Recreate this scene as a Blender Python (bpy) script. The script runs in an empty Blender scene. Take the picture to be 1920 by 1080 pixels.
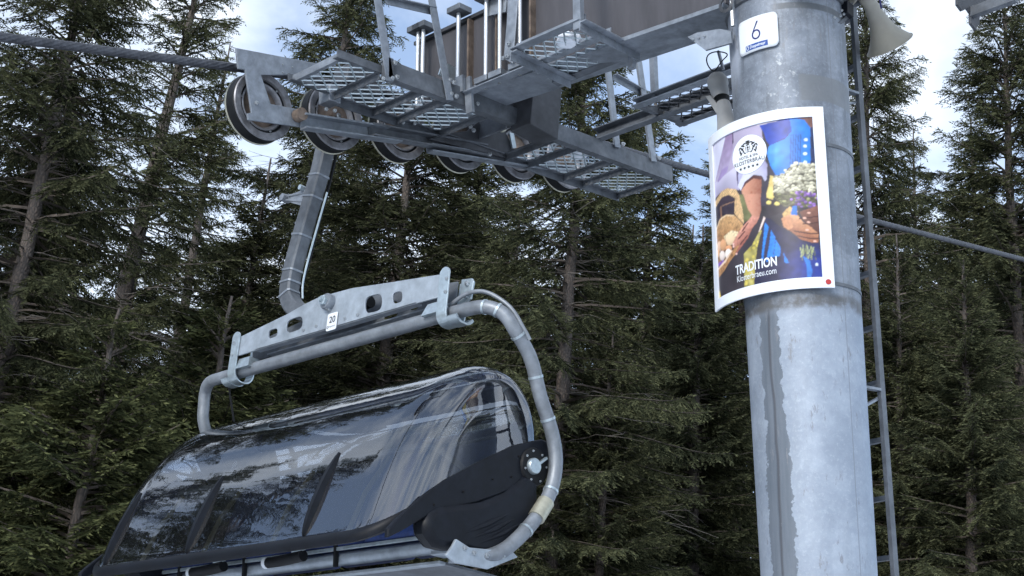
import bpy, bmesh, math, random
import numpy as np
from mathutils import Vector, Matrix

random.seed(6); RNG = np.random.default_rng(6)
scene = bpy.context.scene
COL = scene.collection

# ------------------------------------------------------------------ camera, sky, sun, exposure
# world axes: X across the lift line (towards the tower), Y up the line, Z up. 1 unit = 1 m
FPX = 2773.0                      # focal length in pixels of a 1920-wide frame (about a 52 mm lens)
ROT = np.array([[0.7147044, 0.2037906, 0.6690792], [0.6949009, -0.3155418, -0.646178], [0.0794374, 0.9267701, -0.3671334]])           # camera axes in world
EYE = np.array([0.0, 0.0, 1.6])
cd = bpy.data.cameras.new('camera'); cam = bpy.data.objects.new('camera', cd); COL.objects.link(cam)
M4 = Matrix([list(ROT[i]) + [EYE[i]] for i in range(3)] + [[0, 0, 0, 1]])
cam.matrix_world = M4
cd.sensor_width = 36.0; cd.lens = 36.0 * FPX / 1920.0; cd.clip_start = 0.05; cd.clip_end = 5000
scene.camera = cam

SUN_ELEV, SUN_AZ = 27.0, 286.0    # degrees; azimuth anticlockwise from +X, direction TOWARDS the sun
sa, se = math.radians(SUN_AZ), math.radians(SUN_ELEV)
SUN_DIR = Vector((math.cos(se) * math.cos(sa), math.cos(se) * math.sin(sa), math.sin(se)))
world = bpy.data.worlds.new('World'); scene.world = world; world.use_nodes = True
nt = world.node_tree; nt.nodes.clear()
out = nt.nodes.new('ShaderNodeOutputWorld'); bg = nt.nodes.new('ShaderNodeBackground')
sky = nt.nodes.new('ShaderNodeTexSky'); sky.sky_type = 'NISHITA'; sky.sun_disc = False
sky.sun_elevation = se; sky.sun_rotation = math.radians(90.0) - sa; sky.altitude = 1500
tc = nt.nodes.new('ShaderNodeTexCoord')
mp = nt.nodes.new('ShaderNodeMapping'); mp.inputs['Scale'].default_value = (1.0, 1.0, 2.2); mp.inputs['Location'].default_value = (5.3, 2.2, 1.4)
n1 = nt.nodes.new('ShaderNodeTexNoise'); n1.inputs['Scale'].default_value = 2.6; n1.inputs['Detail'].default_value = 7; n1.inputs['Roughness'].default_value = 0.55; n1.inputs['Distortion'].default_value = 0.4
rp = nt.nodes.new('ShaderNodeValToRGB')
rp.color_ramp.elements[0].position = 0.40; rp.color_ramp.elements[0].color = (0.12, 0.12, 0.12, 1)
rp.color_ramp.elements[1].position = 0.66; rp.color_ramp.elements[1].color = (0.95, 0.95, 0.95, 1)
mx = nt.nodes.new('ShaderNodeMix'); mx.data_type = 'RGBA'
mx.inputs[7].default_value = (5.2, 5.6, 6.1, 1)        # thin bright cloud
nt.links.new(tc.outputs['Generated'], mp.inputs['Vector']); nt.links.new(mp.outputs['Vector'], n1.inputs['Vector'])
nt.links.new(n1.outputs['Fac'], rp.inputs['Fac']); nt.links.new(rp.outputs['Color'], mx.inputs[0])
nt.links.new(sky.outputs['Color'], mx.inputs[6]); nt.links.new(mx.outputs[2], bg.inputs['Color'])
bg.inputs['Strength'].default_value = 0.15
nt.links.new(bg.outputs['Background'], out.inputs['Surface'])

sl = bpy.data.lights.new('sun', 'SUN'); sl.energy = 1.25; sl.angle = math.radians(16); sl.color = (1.0, 0.96, 0.90)
sun = bpy.data.objects.new('sun', sl); COL.objects.link(sun)
sun.rotation_euler = SUN_DIR.to_track_quat('Z', 'Y').to_euler(); sun.location = (0, 0, 60)

vs = scene.view_settings; vs.view_transform = 'Standard'; vs.look = 'None'; vs.gamma = 1.0; vs.use_curve_mapping = False
vs.exposure = 0.85
scene.cycles.debug_use_spatial_splits = True; scene.cycles.max_bounces = 4; scene.cycles.diffuse_bounces = 2; scene.cycles.glossy_bounces = 3; scene.cycles.transparent_max_bounces = 8; scene.cycles.use_light_tree = False; world.cycles.sampling_method = 'MANUAL'; world.cycles.sample_map_resolution = 512; scene.cycles.use_denoising = True; scene.cycles.denoiser = 'OPENIMAGEDENOISE'; scene.cycles.denoising_input_passes = 'RGB_ALBEDO_NORMAL'; scene.cycles.denoising_prefilter = 'NONE'; scene.cycles.use_adaptive_sampling = True; scene.cycles.adaptive_threshold = 0.02
scene.cycles.caustics_reflective = False; scene.cycles.caustics_refractive = False

# ------------------------------------------------------------------ helpers
def at(x, y, U=None, V=None, Z=None):
    """real point on the plane X=U, Y=V or Z=Z that is seen at photo position (x, y)"""
    d = ROT @ np.array([x - 960.0, 540.0 - y, -FPX])
    k, val = (0, U) if U is not None else (1, V) if V is not None else (2, Z)
    return EYE + d * (val - EYE[k]) / d[k]

def new_mat(name):
    m = bpy.data.materials.new(name); m.use_nodes = True
    return m, m.node_tree, m.node_tree.nodes['Principled BSDF']

def simple_mat(name, col, rough=0.5, metal=0.0, var=0.25, scale=14.0, bump=0.0, coat=0.0, streak=1.0, spec=0.5):
    """base colour broken up by noise of two sizes, slightly uneven gloss"""
    m, t, b = new_mat(name)
    c = t.nodes.new('ShaderNodeTexCoord'); p = t.nodes.new('ShaderNodeMapping'); p.inputs['Scale'].default_value = (1, 1, streak)
    a = t.nodes.new('ShaderNodeTexNoise'); a.inputs['Scale'].default_value = scale; a.inputs['Detail'].default_value = 8; a.inputs['Roughness'].default_value = 0.62
    r = t.nodes.new('ShaderNodeMapRange'); r.inputs['From Min'].default_value = 0.3; r.inputs['From Max'].default_value = 0.7
    r.inputs['To Min'].default_value = 1 - var; r.inputs['To Max'].default_value = 1 + var
    v = t.nodes.new('ShaderNodeVectorMath'); v.operation = 'SCALE'; v.inputs[0].default_value = col
    t.links.new(c.outputs['Object'], p.inputs['Vector']); t.links.new(p.outputs['Vector'], a.inputs['Vector'])
    g = t.nodes.new('ShaderNodeTexNoise'); g.inputs['Scale'].default_value = scale * 0.22; g.inputs['Detail'].default_value = 5; g.inputs['Roughness'].default_value = 0.7
    gr = t.nodes.new('ShaderNodeMapRange'); gr.inputs['From Min'].default_value = 0.35; gr.inputs['From Max'].default_value = 0.6; gr.inputs['To Min'].default_value = 1 - 1.3 * var; gr.inputs['To Max'].default_value = 1.0
    mu = t.nodes.new('ShaderNodeMath'); mu.operation = 'MULTIPLY'
    t.links.new(p.outputs['Vector'], g.inputs['Vector']); t.links.new(g.outputs['Fac'], gr.inputs['Value'])
    t.links.new(a.outputs['Fac'], r.inputs['Value']); t.links.new(r.outputs['Result'], mu.inputs[0]); t.links.new(gr.outputs['Result'], mu.inputs[1]); t.links.new(mu.outputs[0], v.inputs['Scale'])
    t.links.new(v.outputs['Vector'], b.inputs['Base Color'])
    r2 = t.nodes.new('ShaderNodeMapRange'); r2.inputs['To Min'].default_value = max(0.02, rough - 0.1); r2.inputs['To Max'].default_value = min(1, rough + 0.12)
    t.links.new(a.outputs['Fac'], r2.inputs['Value']); t.links.new(r2.outputs['Result'], b.inputs['Roughness'])
    b.inputs['Metallic'].default_value = metal; b.inputs['Specular IOR Level'].default_value = spec
    if coat: b.inputs['Coat Weight'].default_value = coat
    if bump:
        u = t.nodes.new('ShaderNodeBump'); u.inputs['Strength'].default_value = bump; u.inputs['Distance'].default_value = 0.01
        t.links.new(a.outputs['Fac'], u.inputs['Height']); t.links.new(u.outputs['Normal'], b.inputs['Normal'])
    return m

MAT = {}
MAT['galv'] = simple_mat('galvanised', (0.27, 0.30, 0.34), 0.48, 0.45, 0.22, 22, 0.05)
MAT['galv_dull'] = simple_mat('galvanised dull', (0.145, 0.16, 0.18), 0.55, 0.35, 0.28, 16, 0.06)
MAT['galv_dark'] = simple_mat('weathered dark steel', (0.075, 0.08, 0.09), 0.55, 0.3, 0.3, 12, 0.05)
MAT['web'] = simple_mat('brown grey web', (0.082, 0.080, 0.090), 0.6, 0.1, 0.25, 9, 0.04, streak=0.12)
MAT['zinc'] = simple_mat('bright zinc', (0.52, 0.60, 0.64), 0.34, 0.7, 0.15, 30, 0.03)
MAT['tube'] = simple_mat('chair tube', (0.26, 0.285, 0.315), 0.45, 0.4, 0.2, 18, 0.04)
MAT['plate'] = simple_mat('hanger plate', (0.40, 0.45, 0.50), 0.45, 0.45, 0.18, 16, 0.04)
MAT['chrome'] = simple_mat('bright rod', (0.66, 0.69, 0.72), 0.3, 0.5, 0.06, 10)
MAT['bolt'] = simple_mat('bolt', (0.55, 0.58, 0.6), 0.3, 0.8, 0.2, 40)
MAT['rubber'] = simple_mat('rubber', (0.010, 0.011, 0.013), 0.55, 0, 0.3, 20, spec=0.25)
MAT['black'] = simple_mat('black plastic', (0.007, 0.009, 0.014), 0.45, 0, 0.3, 25, 0.04, spec=0.22)
MAT['blue'] = simple_mat('blue fabric', (0.018, 0.045, 0.17), 0.65, 0, 0.25, 60, 0.1)
MAT['rod'] = simple_mat('cream rod', (0.50, 0.43, 0.27), 0.4, 0.2, 0.15, 20)
MAT['white'] = simple_mat('white enamel', (0.74, 0.78, 0.82), 0.35, 0, 0.04, 10)
MAT['frame'] = simple_mat('poster frame', (0.76, 0.80, 0.86), 0.3, 0, 0.03, 6)
MAT['ink'] = simple_mat('black ink', (0.015, 0.016, 0.02), 0.5, 0, 0.1, 30)
MAT['navy'] = simple_mat('navy ink', (0.012, 0.016, 0.13), 0.45, 0, 0.1, 30)
MAT['inkblue'] = simple_mat('blue ink', (0.02, 0.07, 0.30), 0.45, 0, 0.1, 30)
MAT['red'] = simple_mat('red sticker', (0.45, 0.03, 0.03), 0.4, 0, 0.1, 30)
MAT['horn'] = simple_mat('horn beige', (0.40, 0.38, 0.32), 0.5, 0, 0.1, 8, 0.02)
MAT['horngrey'] = simple_mat('horn grey', (0.32, 0.33, 0.335), 0.5, 0, 0.1, 8, 0.02)
MAT['dark'] = simple_mat('dark hollow', (0.02, 0.02, 0.022), 0.8, 0, 0.2, 20)
MAT['rust'] = simple_mat('rusty steel', (0.19, 0.145, 0.115), 0.6, 0.2, 0.35, 25, 0.1)
MAT['gold'] = simple_mat('yellow chromate', (0.46, 0.45, 0.36), 0.4, 0.5, 0.15, 25)
MAT['snow'] = simple_mat('snow', (0.80, 0.84, 0.90), 0.7, 0, 0.05, 3, 0.3)
MAT['sheave'] = simple_mat('worn sheave steel', (0.26, 0.262, 0.28), 0.42, 0.55, 0.3, 26, 0.06)
MAT['rope'] = simple_mat('wire rope', (0.095, 0.10, 0.115), 0.45, 0.5, 0.3, 60, 0.1)

class MB:
    """collects shapes, then links them as ONE mesh object"""
    def __init__(s): s.v = []; s.f = []
    def add(s, v, f):
        o = len(s.v); s.v += [tuple(map(float, q)) for q in v]; s.f += [tuple(i + o for i in g) for g in f]
    def box(s, c, h, ax=None):
        c = np.array(c, float); ax = np.eye(3) if ax is None else np.array(ax, float)
        v = [c + ax[0] * h[0] * i + ax[1] * h[1] * j + ax[2] * h[2] * k for i in (-1, 1) for j in (-1, 1) for k in (-1, 1)]
        s.add(v, [(0, 1, 3, 2), (4, 6, 7, 5), (0, 4, 5, 1), (2, 3, 7, 6), (0, 2, 6, 4), (1, 5, 7, 3)]); return s
    def bar(s, p, q, w, h, up=(0, 0, 1)):
        """rectangular bar, w across, h along up"""
        p = np.array(p, float); q = np.array(q, float); d = q - p; L = np.linalg.norm(d); d /= L
        u = np.array(up, float); u -= d * (u @ d); u /= np.linalg.norm(u); w_ = np.cross(d, u)
        return s.box((p + q) / 2, (L / 2, w / 2, h / 2), (d, w_, u))
    def angle(s, p, q, w, h, t, up=(0, 0, 1), side=1, drop=-1):
        """L profile: a flat flange of width w and an upright flange of height h"""
        p = np.array(p, float); q = np.array(q, float); d = q - p; L = np.linalg.norm(d); d /= L
        u = np.array(up, float); u -= d * (u @ d); u /= np.linalg.norm(u); k = np.cross(d, u) * side
        m = (p + q) / 2
        s.box(m + u * drop * h / 2, (L / 2, t / 2, h / 2), (d, k, u))
        s.box(m + k * (w / 2 + t / 2) + u * drop * t / 2, (L / 2, w / 2, t / 2), (d, k, u)); return s
    def channel(s, p, q, h, w, t, up=(0, 0, 1), side=1):
        """C profile: web of height h, two flanges of width w"""
        p = np.array(p, float); q = np.array(q, float); d = q - p; L = np.linalg.norm(d); d /= L
        u = np.array(up, float); u -= d * (u @ d); u /= np.linalg.norm(u); k = np.cross(d, u) * side
        m = (p + q) / 2
        s.box(m, (L / 2, t / 2, h / 2), (d, k, u))
        for e in (-1, 1): s.box(m + k * (w / 2 + t / 2) + u * e * (h / 2 - t / 2), (L / 2, w / 2, t / 2), (d, k, u))
        return s
    def tube(s, pts, r, n=14, cap=True):
        pts = np.array(pts, float); m = len(pts); rr = np.full(m, r) if np.isscalar(r) else np.array(r, float)
        T = np.gradient(pts, axis=0); T /= np.linalg.norm(T, axis=1)[:, None]
        a = np.array([0, 0, 1.0]) if abs(T[0][2]) < 0.9 else np.array([1.0, 0, 0])
        N = np.cross(T[0], a); N /= np.linalg.norm(N); v = []
        for i in range(m):
            N = N - T[i] * (N @ T[i]); N /= np.linalg.norm(N); B = np.cross(T[i], N)
            for k in range(n):
                g = 2 * math.pi * k / n; v.append(pts[i] + rr[i] * (N * math.cos(g) + B * math.sin(g)))
        f = [(i * n + k, i * n + (k + 1) % n, (i + 1) * n + (k + 1) % n, (i + 1) * n + k) for i in range(m - 1) for k in range(n)]
        if cap: f += [tuple(range(n))[::-1], tuple((m - 1) * n + k for k in range(n))]
        s.add(v, f); return s
    def cyl(s, p, q, r, n=16, r2=None):
        return s.tube([p, q], [r, r if r2 is None else r2], n)
    def prism(s, poly, d):
        """planar polygon (3-D points) extruded by vector d"""
        poly = [np.array(q, float) for q in poly]; d = np.array(d, float); n = len(poly)
        s.add(poly + [q + d for q in poly], [tuple(range(n))[::-1], tuple(range(n, 2 * n))] + [(i, (i + 1) % n, n + (i + 1) % n, n + i) for i in range(n)]); return s
    def lathe(s, prof, o, ax, n=40, ref=(0, 0, 1)):
        """prof = [(radius, height along ax)]"""
        o = np.array(o, float); ax = np.array(ax, float); ax /= np.linalg.norm(ax)
        e = np.array(ref, float); e = e if abs(e @ ax) < 0.99 else np.array([1.0, 0, 0]); e -= ax * (e @ ax); e /= np.linalg.norm(e); g = np.cross(ax, e); v = []
        for r, h in prof:
            for k in range(n):
                a = 2 * math.pi * k / n; v.append(o + ax * h + r * (e * math.cos(a) + g * math.sin(a)))
        m = len(prof)
        s.add(v, [(i * n + k, i * n + (k + 1) % n, (i + 1) * n + (k + 1) % n, (i + 1) * n + k) for i in range(m - 1) for k in range(n)]); return s
    def build(s, name, mat, parent=None, smooth=False, bevel=0.0, sub=0):
        me = bpy.data.meshes.new(name); me.from_pydata(s.v, [], s.f); me.validate(); me.update()
        bm = bmesh.new(); bm.from_mesh(me); bmesh.ops.recalc_face_normals(bm, faces=bm.faces); bm.to_mesh(me); bm.free()
        return link(name, me, mat, parent, smooth, bevel, sub)

def link(name, me, mat, parent=None, smooth=False, bevel=0.0, sub=0):
    o = bpy.data.objects.new(name, me); COL.objects.link(o)
    if mat is not None:
        me.materials.clear(); me.materials.append(MAT[mat] if isinstance(mat, str) else mat)
    if smooth:
        me.polygons.foreach_set('use_smooth', [True] * len(me.polygons))
        if smooth != 'all': 
            try: me.set_sharp_from_angle(angle=math.radians(38))
            except Exception: pass
    if bevel:
        b = o.modifiers.new('bevel', 'BEVEL'); b.width = bevel; b.segments = 2; b.limit_method = 'ANGLE'; b.angle_limit = math.radians(40)
    if sub:
        b = o.modifiers.new('sub', 'SUBSURF'); b.levels = sub; b.render_levels = sub
    if parent is not None:
        o.parent = parent; o.matrix_parent_inverse = Matrix.Translation(-parent.location)
    return o

def thing(name, label, cat, loc=(0, 0, 0), group=None):
    o = bpy.data.objects.new(name, None); COL.objects.link(o); o.location = loc; o.empty_display_size = 0.1
    o['label'] = label; o['category'] = cat
    if group: o['group'] = group
    return o
def tag(o, label, cat, group=None):
    o['label'] = label; o['category'] = cat
    if group: o['group'] = group
    return o
def share(me, name, mat, parent, loc=(0, 0, 0), rot=None):
    """one more object on a mesh that already exists"""
    o = bpy.data.objects.new(name, me); COL.objects.link(o); o.parent = parent
    o.matrix_parent_inverse = Matrix.Translation(-parent.location)
    o.location = loc
    if rot is not None: o.rotation_mode = 'QUATERNION'; o.rotation_quaternion = rot
    return o
_boltme = {}
def bolt(p, axis, r, parent, h=None, mat='bolt', name='bolt'):
    h = h or r * 0.9; key = (round(r, 4), round(h, 4), mat)
    if key not in _boltme:
        me = MB().lathe([(0.001, 0), (r, 0), (r, h * 0.8), (r * 0.85, h), (r * .5, h), (r * 0.45, h * 1.6), (0.001, h * 1.6)], (0, 0, 0), (0, 0, 1), 6)
        o = me.build(name, mat, parent); _boltme[key] = o.data
    else: o = share(_boltme[key], name, mat, parent)
    o.location = Vector(p); o.rotation_mode = 'QUATERNION'; o.rotation_quaternion = Vector(axis).to_track_quat('Z', 'Y'); return o
def spline(pts, n=8):
    """Catmull-Rom through points"""
    P = np.array(pts, float); P = np.vstack([2 * P[0] - P[1], P, 2 * P[-1] - P[-2]]); o = []
    for i in range(1, len(P) - 2):
        for k in range(n):
            t = k / n; a, b, c, d = P[i - 1:i + 3]
            o.append(0.5 * (2 * b + (c - a) * t + (2 * a - 5 * b + 4 * c - d) * t * t + (3 * b - a - 3 * c + d) * t ** 3))
    o.append(P[-2]); return np.array(o)
def text_mesh(body, size, align='LEFT', bold=0.0, spacing=1.0):
    """lettering as flat mesh data in x/y, baseline at 0"""
    cu = bpy.data.curves.new('lettering', 'FONT'); cu.body = body; cu.size = size; cu.align_x = align; cu.offset = bold; cu.space_character = spacing; cu.resolution_u = 4
    o = bpy.data.objects.new('lettering', cu); COL.objects.link(o); bpy.context.view_layer.update()
    dg = bpy.context.evaluated_depsgraph_get(); me = bpy.data.meshes.new_from_object(o.evaluated_get(dg))
    bpy.data.objects.remove(o); bpy.data.curves.remove(cu)
    v = np.empty(len(me.vertices) * 3); me.vertices.foreach_get('co', v); v = v.reshape(-1, 3)
    f = [tuple(p.vertices) for p in me.polygons]; bpy.data.meshes.remove(me)
    return v, f

# ------------------------------------------------------------------ ground: snow slope rising up the line
SLOPE = 0.15
def ground_z(x, y): return SLOPE * y
def ground_mat():
    m, t, b = new_mat('patchy old snow')
    c = t.nodes.new('ShaderNodeTexCoord'); n = t.nodes.new('ShaderNodeTexNoise'); n.inputs['Scale'].default_value = 0.35; n.inputs['Detail'].default_value = 9; n.inputs['Roughness'].default_value = 0.65
    r = t.nodes.new('ShaderNodeValToRGB'); r.color_ramp.elements[0].position = 0.40; r.color_ramp.elements[0].color = (0.075, 0.062, 0.042, 1); r.color_ramp.elements[1].position = 0.45; r.color_ramp.elements[1].color = (0.74, 0.78, 0.84, 1)
    t.links.new(c.outputs['Object'], n.inputs['Vector']); t.links.new(n.outputs['Fac'], r.inputs['Fac']); t.links.new(r.outputs['Color'], b.inputs['Base Color']); b.inputs['Roughness'].default_value = 0.8
    u = t.nodes.new('ShaderNodeBump'); u.inputs['Distance'].default_value = 0.1; t.links.new(n.outputs['Fac'], u.inputs['Height']); t.links.new(u.outputs['Normal'], b.inputs['Normal']); return m
MAT['ground'] = ground_mat()
def make_ground():
    n = 90; xs = np.sign(np.linspace(-1, 1, n)) * np.abs(np.linspace(-1, 1, n)) ** 2.2 * 900
    v = []; f = []
    for j in range(n):
        for i in range(n):
            x, y = xs[i], xs[j]
            far = max(0.0, math.hypot(x, y) - 120)
            z = SLOPE * max(-60, min(60, y)) - 0.02 * far + 0.12 * math.sin(x * 0.31 + 1) * math.sin(y * 0.27)
            v.append((x, y, z - 0.12))
    for j in range(n - 1):
        for i in range(n - 1): f.append((j * n + i, j * n + i + 1, (j + 1) * n + i + 1, (j + 1) * n + i))
    b = MB(); b.add(v, f); o = b.build('ground', 'ground', None, 'all'); o['kind'] = 'structure'; o['label'] = 'snow covered slope under the lift'
make_ground()

# ------------------------------------------------------------------ spruces
def leaf_mat(name, c0, c1):
    m, t, b = new_mat(name)
    a = t.nodes.new('ShaderNodeAttribute'); a.attribute_name = 'tone'
    oi = t.nodes.new('ShaderNodeObjectInfo')
    r = t.nodes.new('ShaderNodeValToRGB')
    r.color_ramp.elements[0].position = 0.0; r.color_ramp.elements[0].color = (*c0, 1)
    r.color_ramp.elements[1].position = 1.0; r.color_ramp.elements[1].color = (*c1, 1)
    h = t.nodes.new('ShaderNodeHueSaturation')
    mr = t.nodes.new('ShaderNodeMapRange'); mr.inputs['To Min'].default_value = 0.7; mr.inputs['To Max'].default_value = 1.25
    t.links.new(a.outputs['Fac'], r.inputs['Fac']); t.links.new(oi.outputs['Random'], mr.inputs['Value'])
    t.links.new(r.outputs['Color'], h.inputs['Color']); t.links.new(mr.outputs['Result'], h.inputs['Value'])
    df = t.nodes.new('ShaderNodeBsdfDiffuse'); t.links.new(h.outputs['Color'], df.inputs['Color'])
    tr = t.nodes.new('ShaderNodeBsdfTranslucent'); t.links.new(h.outputs['Color'], tr.inputs['Color'])
    mix = t.nodes.new('ShaderNodeMixShader'); mix.inputs[0].default_value = 0.25
    t.links.new(df.outputs['BSDF'], mix.inputs[1]); t.links.new(tr.outputs['BSDF'], mix.inputs[2])
    t.links.new(mix.outputs['Shader'], t.nodes['Material Output'].inputs['Surface']); t.nodes.remove(b)
    return m
MAT['needle'] = leaf_mat('spruce needles', (0.023, 0.028, 0.018), (0.152, 0.160, 0.084))
MAT['needle_fresh'] = leaf_mat('fresh spruce needles', (0.027, 0.035, 0.019), (0.165, 0.178, 0.080))
def bark_mat():
    m, t, b = new_mat('spruce bark')
    c = t.nodes.new('ShaderNodeTexCoord'); p = t.nodes.new('ShaderNodeMapping'); p.inputs['Scale'].default_value = (1, 1, 0.35)
    v = t.nodes.new('ShaderNodeTexVoronoi'); v.inputs['Scale'].default_value = 26; v.feature = 'DISTANCE_TO_EDGE'
    n = t.nodes.new('ShaderNodeTexNoise'); n.inputs['Scale'].default_value = 9; n.inputs['Detail'].default_value = 6
    r = t.nodes.new('ShaderNodeValToRGB'); r.color_ramp.elements[0].color = (0.030, 0.025, 0.022, 1); r.color_ramp.elements[0].position = 0.0
    r.color_ramp.elements[1].color = (0.155, 0.115, 0.095, 1); r.color_ramp.elements[1].position = 0.25
    g = t.nodes.new('ShaderNodeMix'); g.data_type = 'RGBA'; g.inputs[7].default_value = (0.11, 0.10, 0.093, 1)
    bu = t.nodes.new('ShaderNodeBump'); bu.inputs['Strength'].default_value = 0.9; bu.inputs['Distance'].default_value = 0.02
    for a, d in ((c.outputs['Object'], p.inputs['Vector']), (p.outputs['Vector'], v.inputs['Vector']), (p.outputs['Vector'], n.inputs['Vector']),
                 (v.outputs['Distance'], r.inputs['Fac']), (n.outputs['Fac'], g.inputs[0]), (r.outputs['Color'], g.inputs[6]), (g.outputs[2], b.inputs['Base Color']),
                 (v.outputs['Distance'], bu.inputs['Height']), (bu.outputs['Normal'], b.inputs['Normal'])): t.links.new(a, d)
    b.inputs['Roughness'].default_value = 0.85; return m
MAT['bark'] = bark_mat()
MAT['deadwood'] = simple_mat('bleached dead twig', (0.13, 0.117, 0.105), 0.8, 0, 0.3, 8)
MAT['twig'] = simple_mat('bough wood', (0.11, 0.09, 0.075), 0.8, 0, 0.35, 8)

def unit(a): return a / np.maximum(np.linalg.norm(a, axis=-1, keepdims=True), 1e-9)
def kites(p, d, L, w, rng):
    """slim needle-spray blades: p base, d direction, L length, w half width -> (N,4,3)"""
    r = unit(np.cross(d, unit(rng.normal(size=d.shape))))
    m = p + d * (L * 0.42)[:, None]
    return np.stack([p, m + r * w[:, None], p + d * L[:, None], m - r * w[:, None]], 1)

def branch_template(L, rng, droop, full, spac):
    """one bough along +x: returns blades (N,4,3), tone (N,), limb centre line"""
    ns = 14; s = np.linspace(0, 1, ns)
    up = rng.uniform(-0.05, 0.16); line = np.stack([L * s * (1 - 0.06 * s), 0.10 * L * np.cumsum(rng.normal(0, 0.06, ns)), L * (up * s - droop * s ** 1.7 + 0.42 * droop * s ** 4)], 1)
    def pos(q): return np.stack([np.interp(q, s, line[:, k]) for k in range(3)], 1)
    nt_ = max(4, int(L * (1 - 0.12) / spac)) * 2
    q = 0.10 + 0.90 * (np.arange(nt_) + rng.uniform(0, 1, nt_)) / nt_
    keep = rng.uniform(size=nt_) < (full * np.clip((q - 0.05) * 4, 0.25, 1))
    q = q[keep]; side = np.where(np.arange(nt_) % 2, 1, -1)[keep]
    base = pos(q); tang = unit(pos(np.minimum(q + 0.03, 1.03)) - pos(q - 0.03))
    tl = (0.11 + 0.40 * min(1.0, L / 1.4) * (1 - q) ** 0.6) * rng.uniform(0.6, 1.25, len(q))
    lat = np.stack([np.zeros(len(q)), side, np.zeros(len(q))], 1)
    fw = rng.uniform(0.45, 0.85, len(q))[:, None]
    dn = (rng.uniform(0.15, 1.15, len(q)) * (0.5 + droop * 2.2))[:, None]
    td = unit(tang * fw + lat * rng.uniform(0.5, 1.0, len(q))[:, None] - np.array([0, 0, 1.0]) * dn)
    P, D, LL, WW, TT = [], [], [], [], []
    # the twig's own blade
    P.append(base); D.append(td); LL.append(tl * 1.02); WW.append(np.full(len(q), 0.010)); TT.append(np.full(len(q), 0.15))
    # side shoots on the twigs
    step = 0.036
    for i in range(len(q)):
        k = int(tl[i] / step) * 2
        if k < 2: continue
        u = (np.arange(k) + rng.uniform(0.2, 0.9, k)) / k
        sg = np.where(np.arange(k) % 2, 1, -1)
        c = unit(np.cross(td[i], [0, 0, 1.0]))
        sp = base[i] + td[i] * (u * tl[i])[:, None] - np.array([0, 0, 1.0]) * (0.18 * tl[i] * u ** 2)[:, None]
        sd = unit(td[i] * rng.uniform(0.55, 1.0, k)[:, None] + c * (sg * rng.uniform(0.35, 0.9, k))[:, None] + rng.normal(0, 0.22, (k, 3)) - np.array([0, 0, 0.15]))
        P.append(sp); D.append(sd); LL.append(rng.uniform(0.05, 0.105, k) * (1.15 - 0.45 * u)); WW.append(rng.uniform(0.0075, 0.0120, k)); TT.append(np.clip(0.15 + 0.75 * u * (0.4 + 0.6 * q[i]) + rng.normal(0, 0.15, k), 0, 1))
    # shoots straight on the bough
    k = int(L / 0.05); u = rng.uniform(0.15, 1, k); sd = unit(np.stack([rng.uniform(0.4, 1, k), rng.normal(0, 0.5, k), rng.uniform(-0.3, 0.5, k)], 1))
    P.append(pos(u)); D.append(sd); LL.append(rng.uniform(0.05, 0.11, k)); WW.append(np.full(k, 0.008)); TT.append(np.clip(0.2 + 0.6 * u, 0, 1))
    P, D, LL, WW, TT = map(np.concatenate, (P, D, LL, WW, TT))
    return kites(P, D, LL, WW, rng), TT, line

def quad_mesh(name, quads, tone=None):
    n = len(quads); me = bpy.data.meshes.new(name)
    me.vertices.add(n * 4); me.vertices.foreach_set('co', np.ascontiguousarray(quads, np.float32).ravel())
    me.loops.add(n * 4); me.loops.foreach_set('vertex_index', np.arange(n * 4, dtype=np.int32))
    me.polygons.add(n); me.polygons.foreach_set('loop_start', np.arange(0, n * 4, 4, dtype=np.int32)); me.polygons.foreach_set('loop_total', np.full(n, 4, np.int32))
    if tone is not None:
        a = me.attributes.new('tone', 'FLOAT', 'POINT'); a.data.foreach_set('value', np.repeat(tone, 4).astype(np.float32))
    me.update(); return me

def limb_quads(line, r0, r1):
    """three-sided tapered limb as quads (n,4,3)"""
    n = len(line); r = np.linspace(r0, r1, n)[:, None]
    a = np.array([[0, 1, 0], [0, -0.5, 0.87], [0, -0.5, -0.87]])
    ring = line[:, None, :] + a[None] * r[:, :, None]
    return np.concatenate([np.stack([ring[:-1, k], ring[:-1, (k + 1) % 3], ring[1:, (k + 1) % 3], ring[1:, k]], 1) for k in range(3)])

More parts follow.
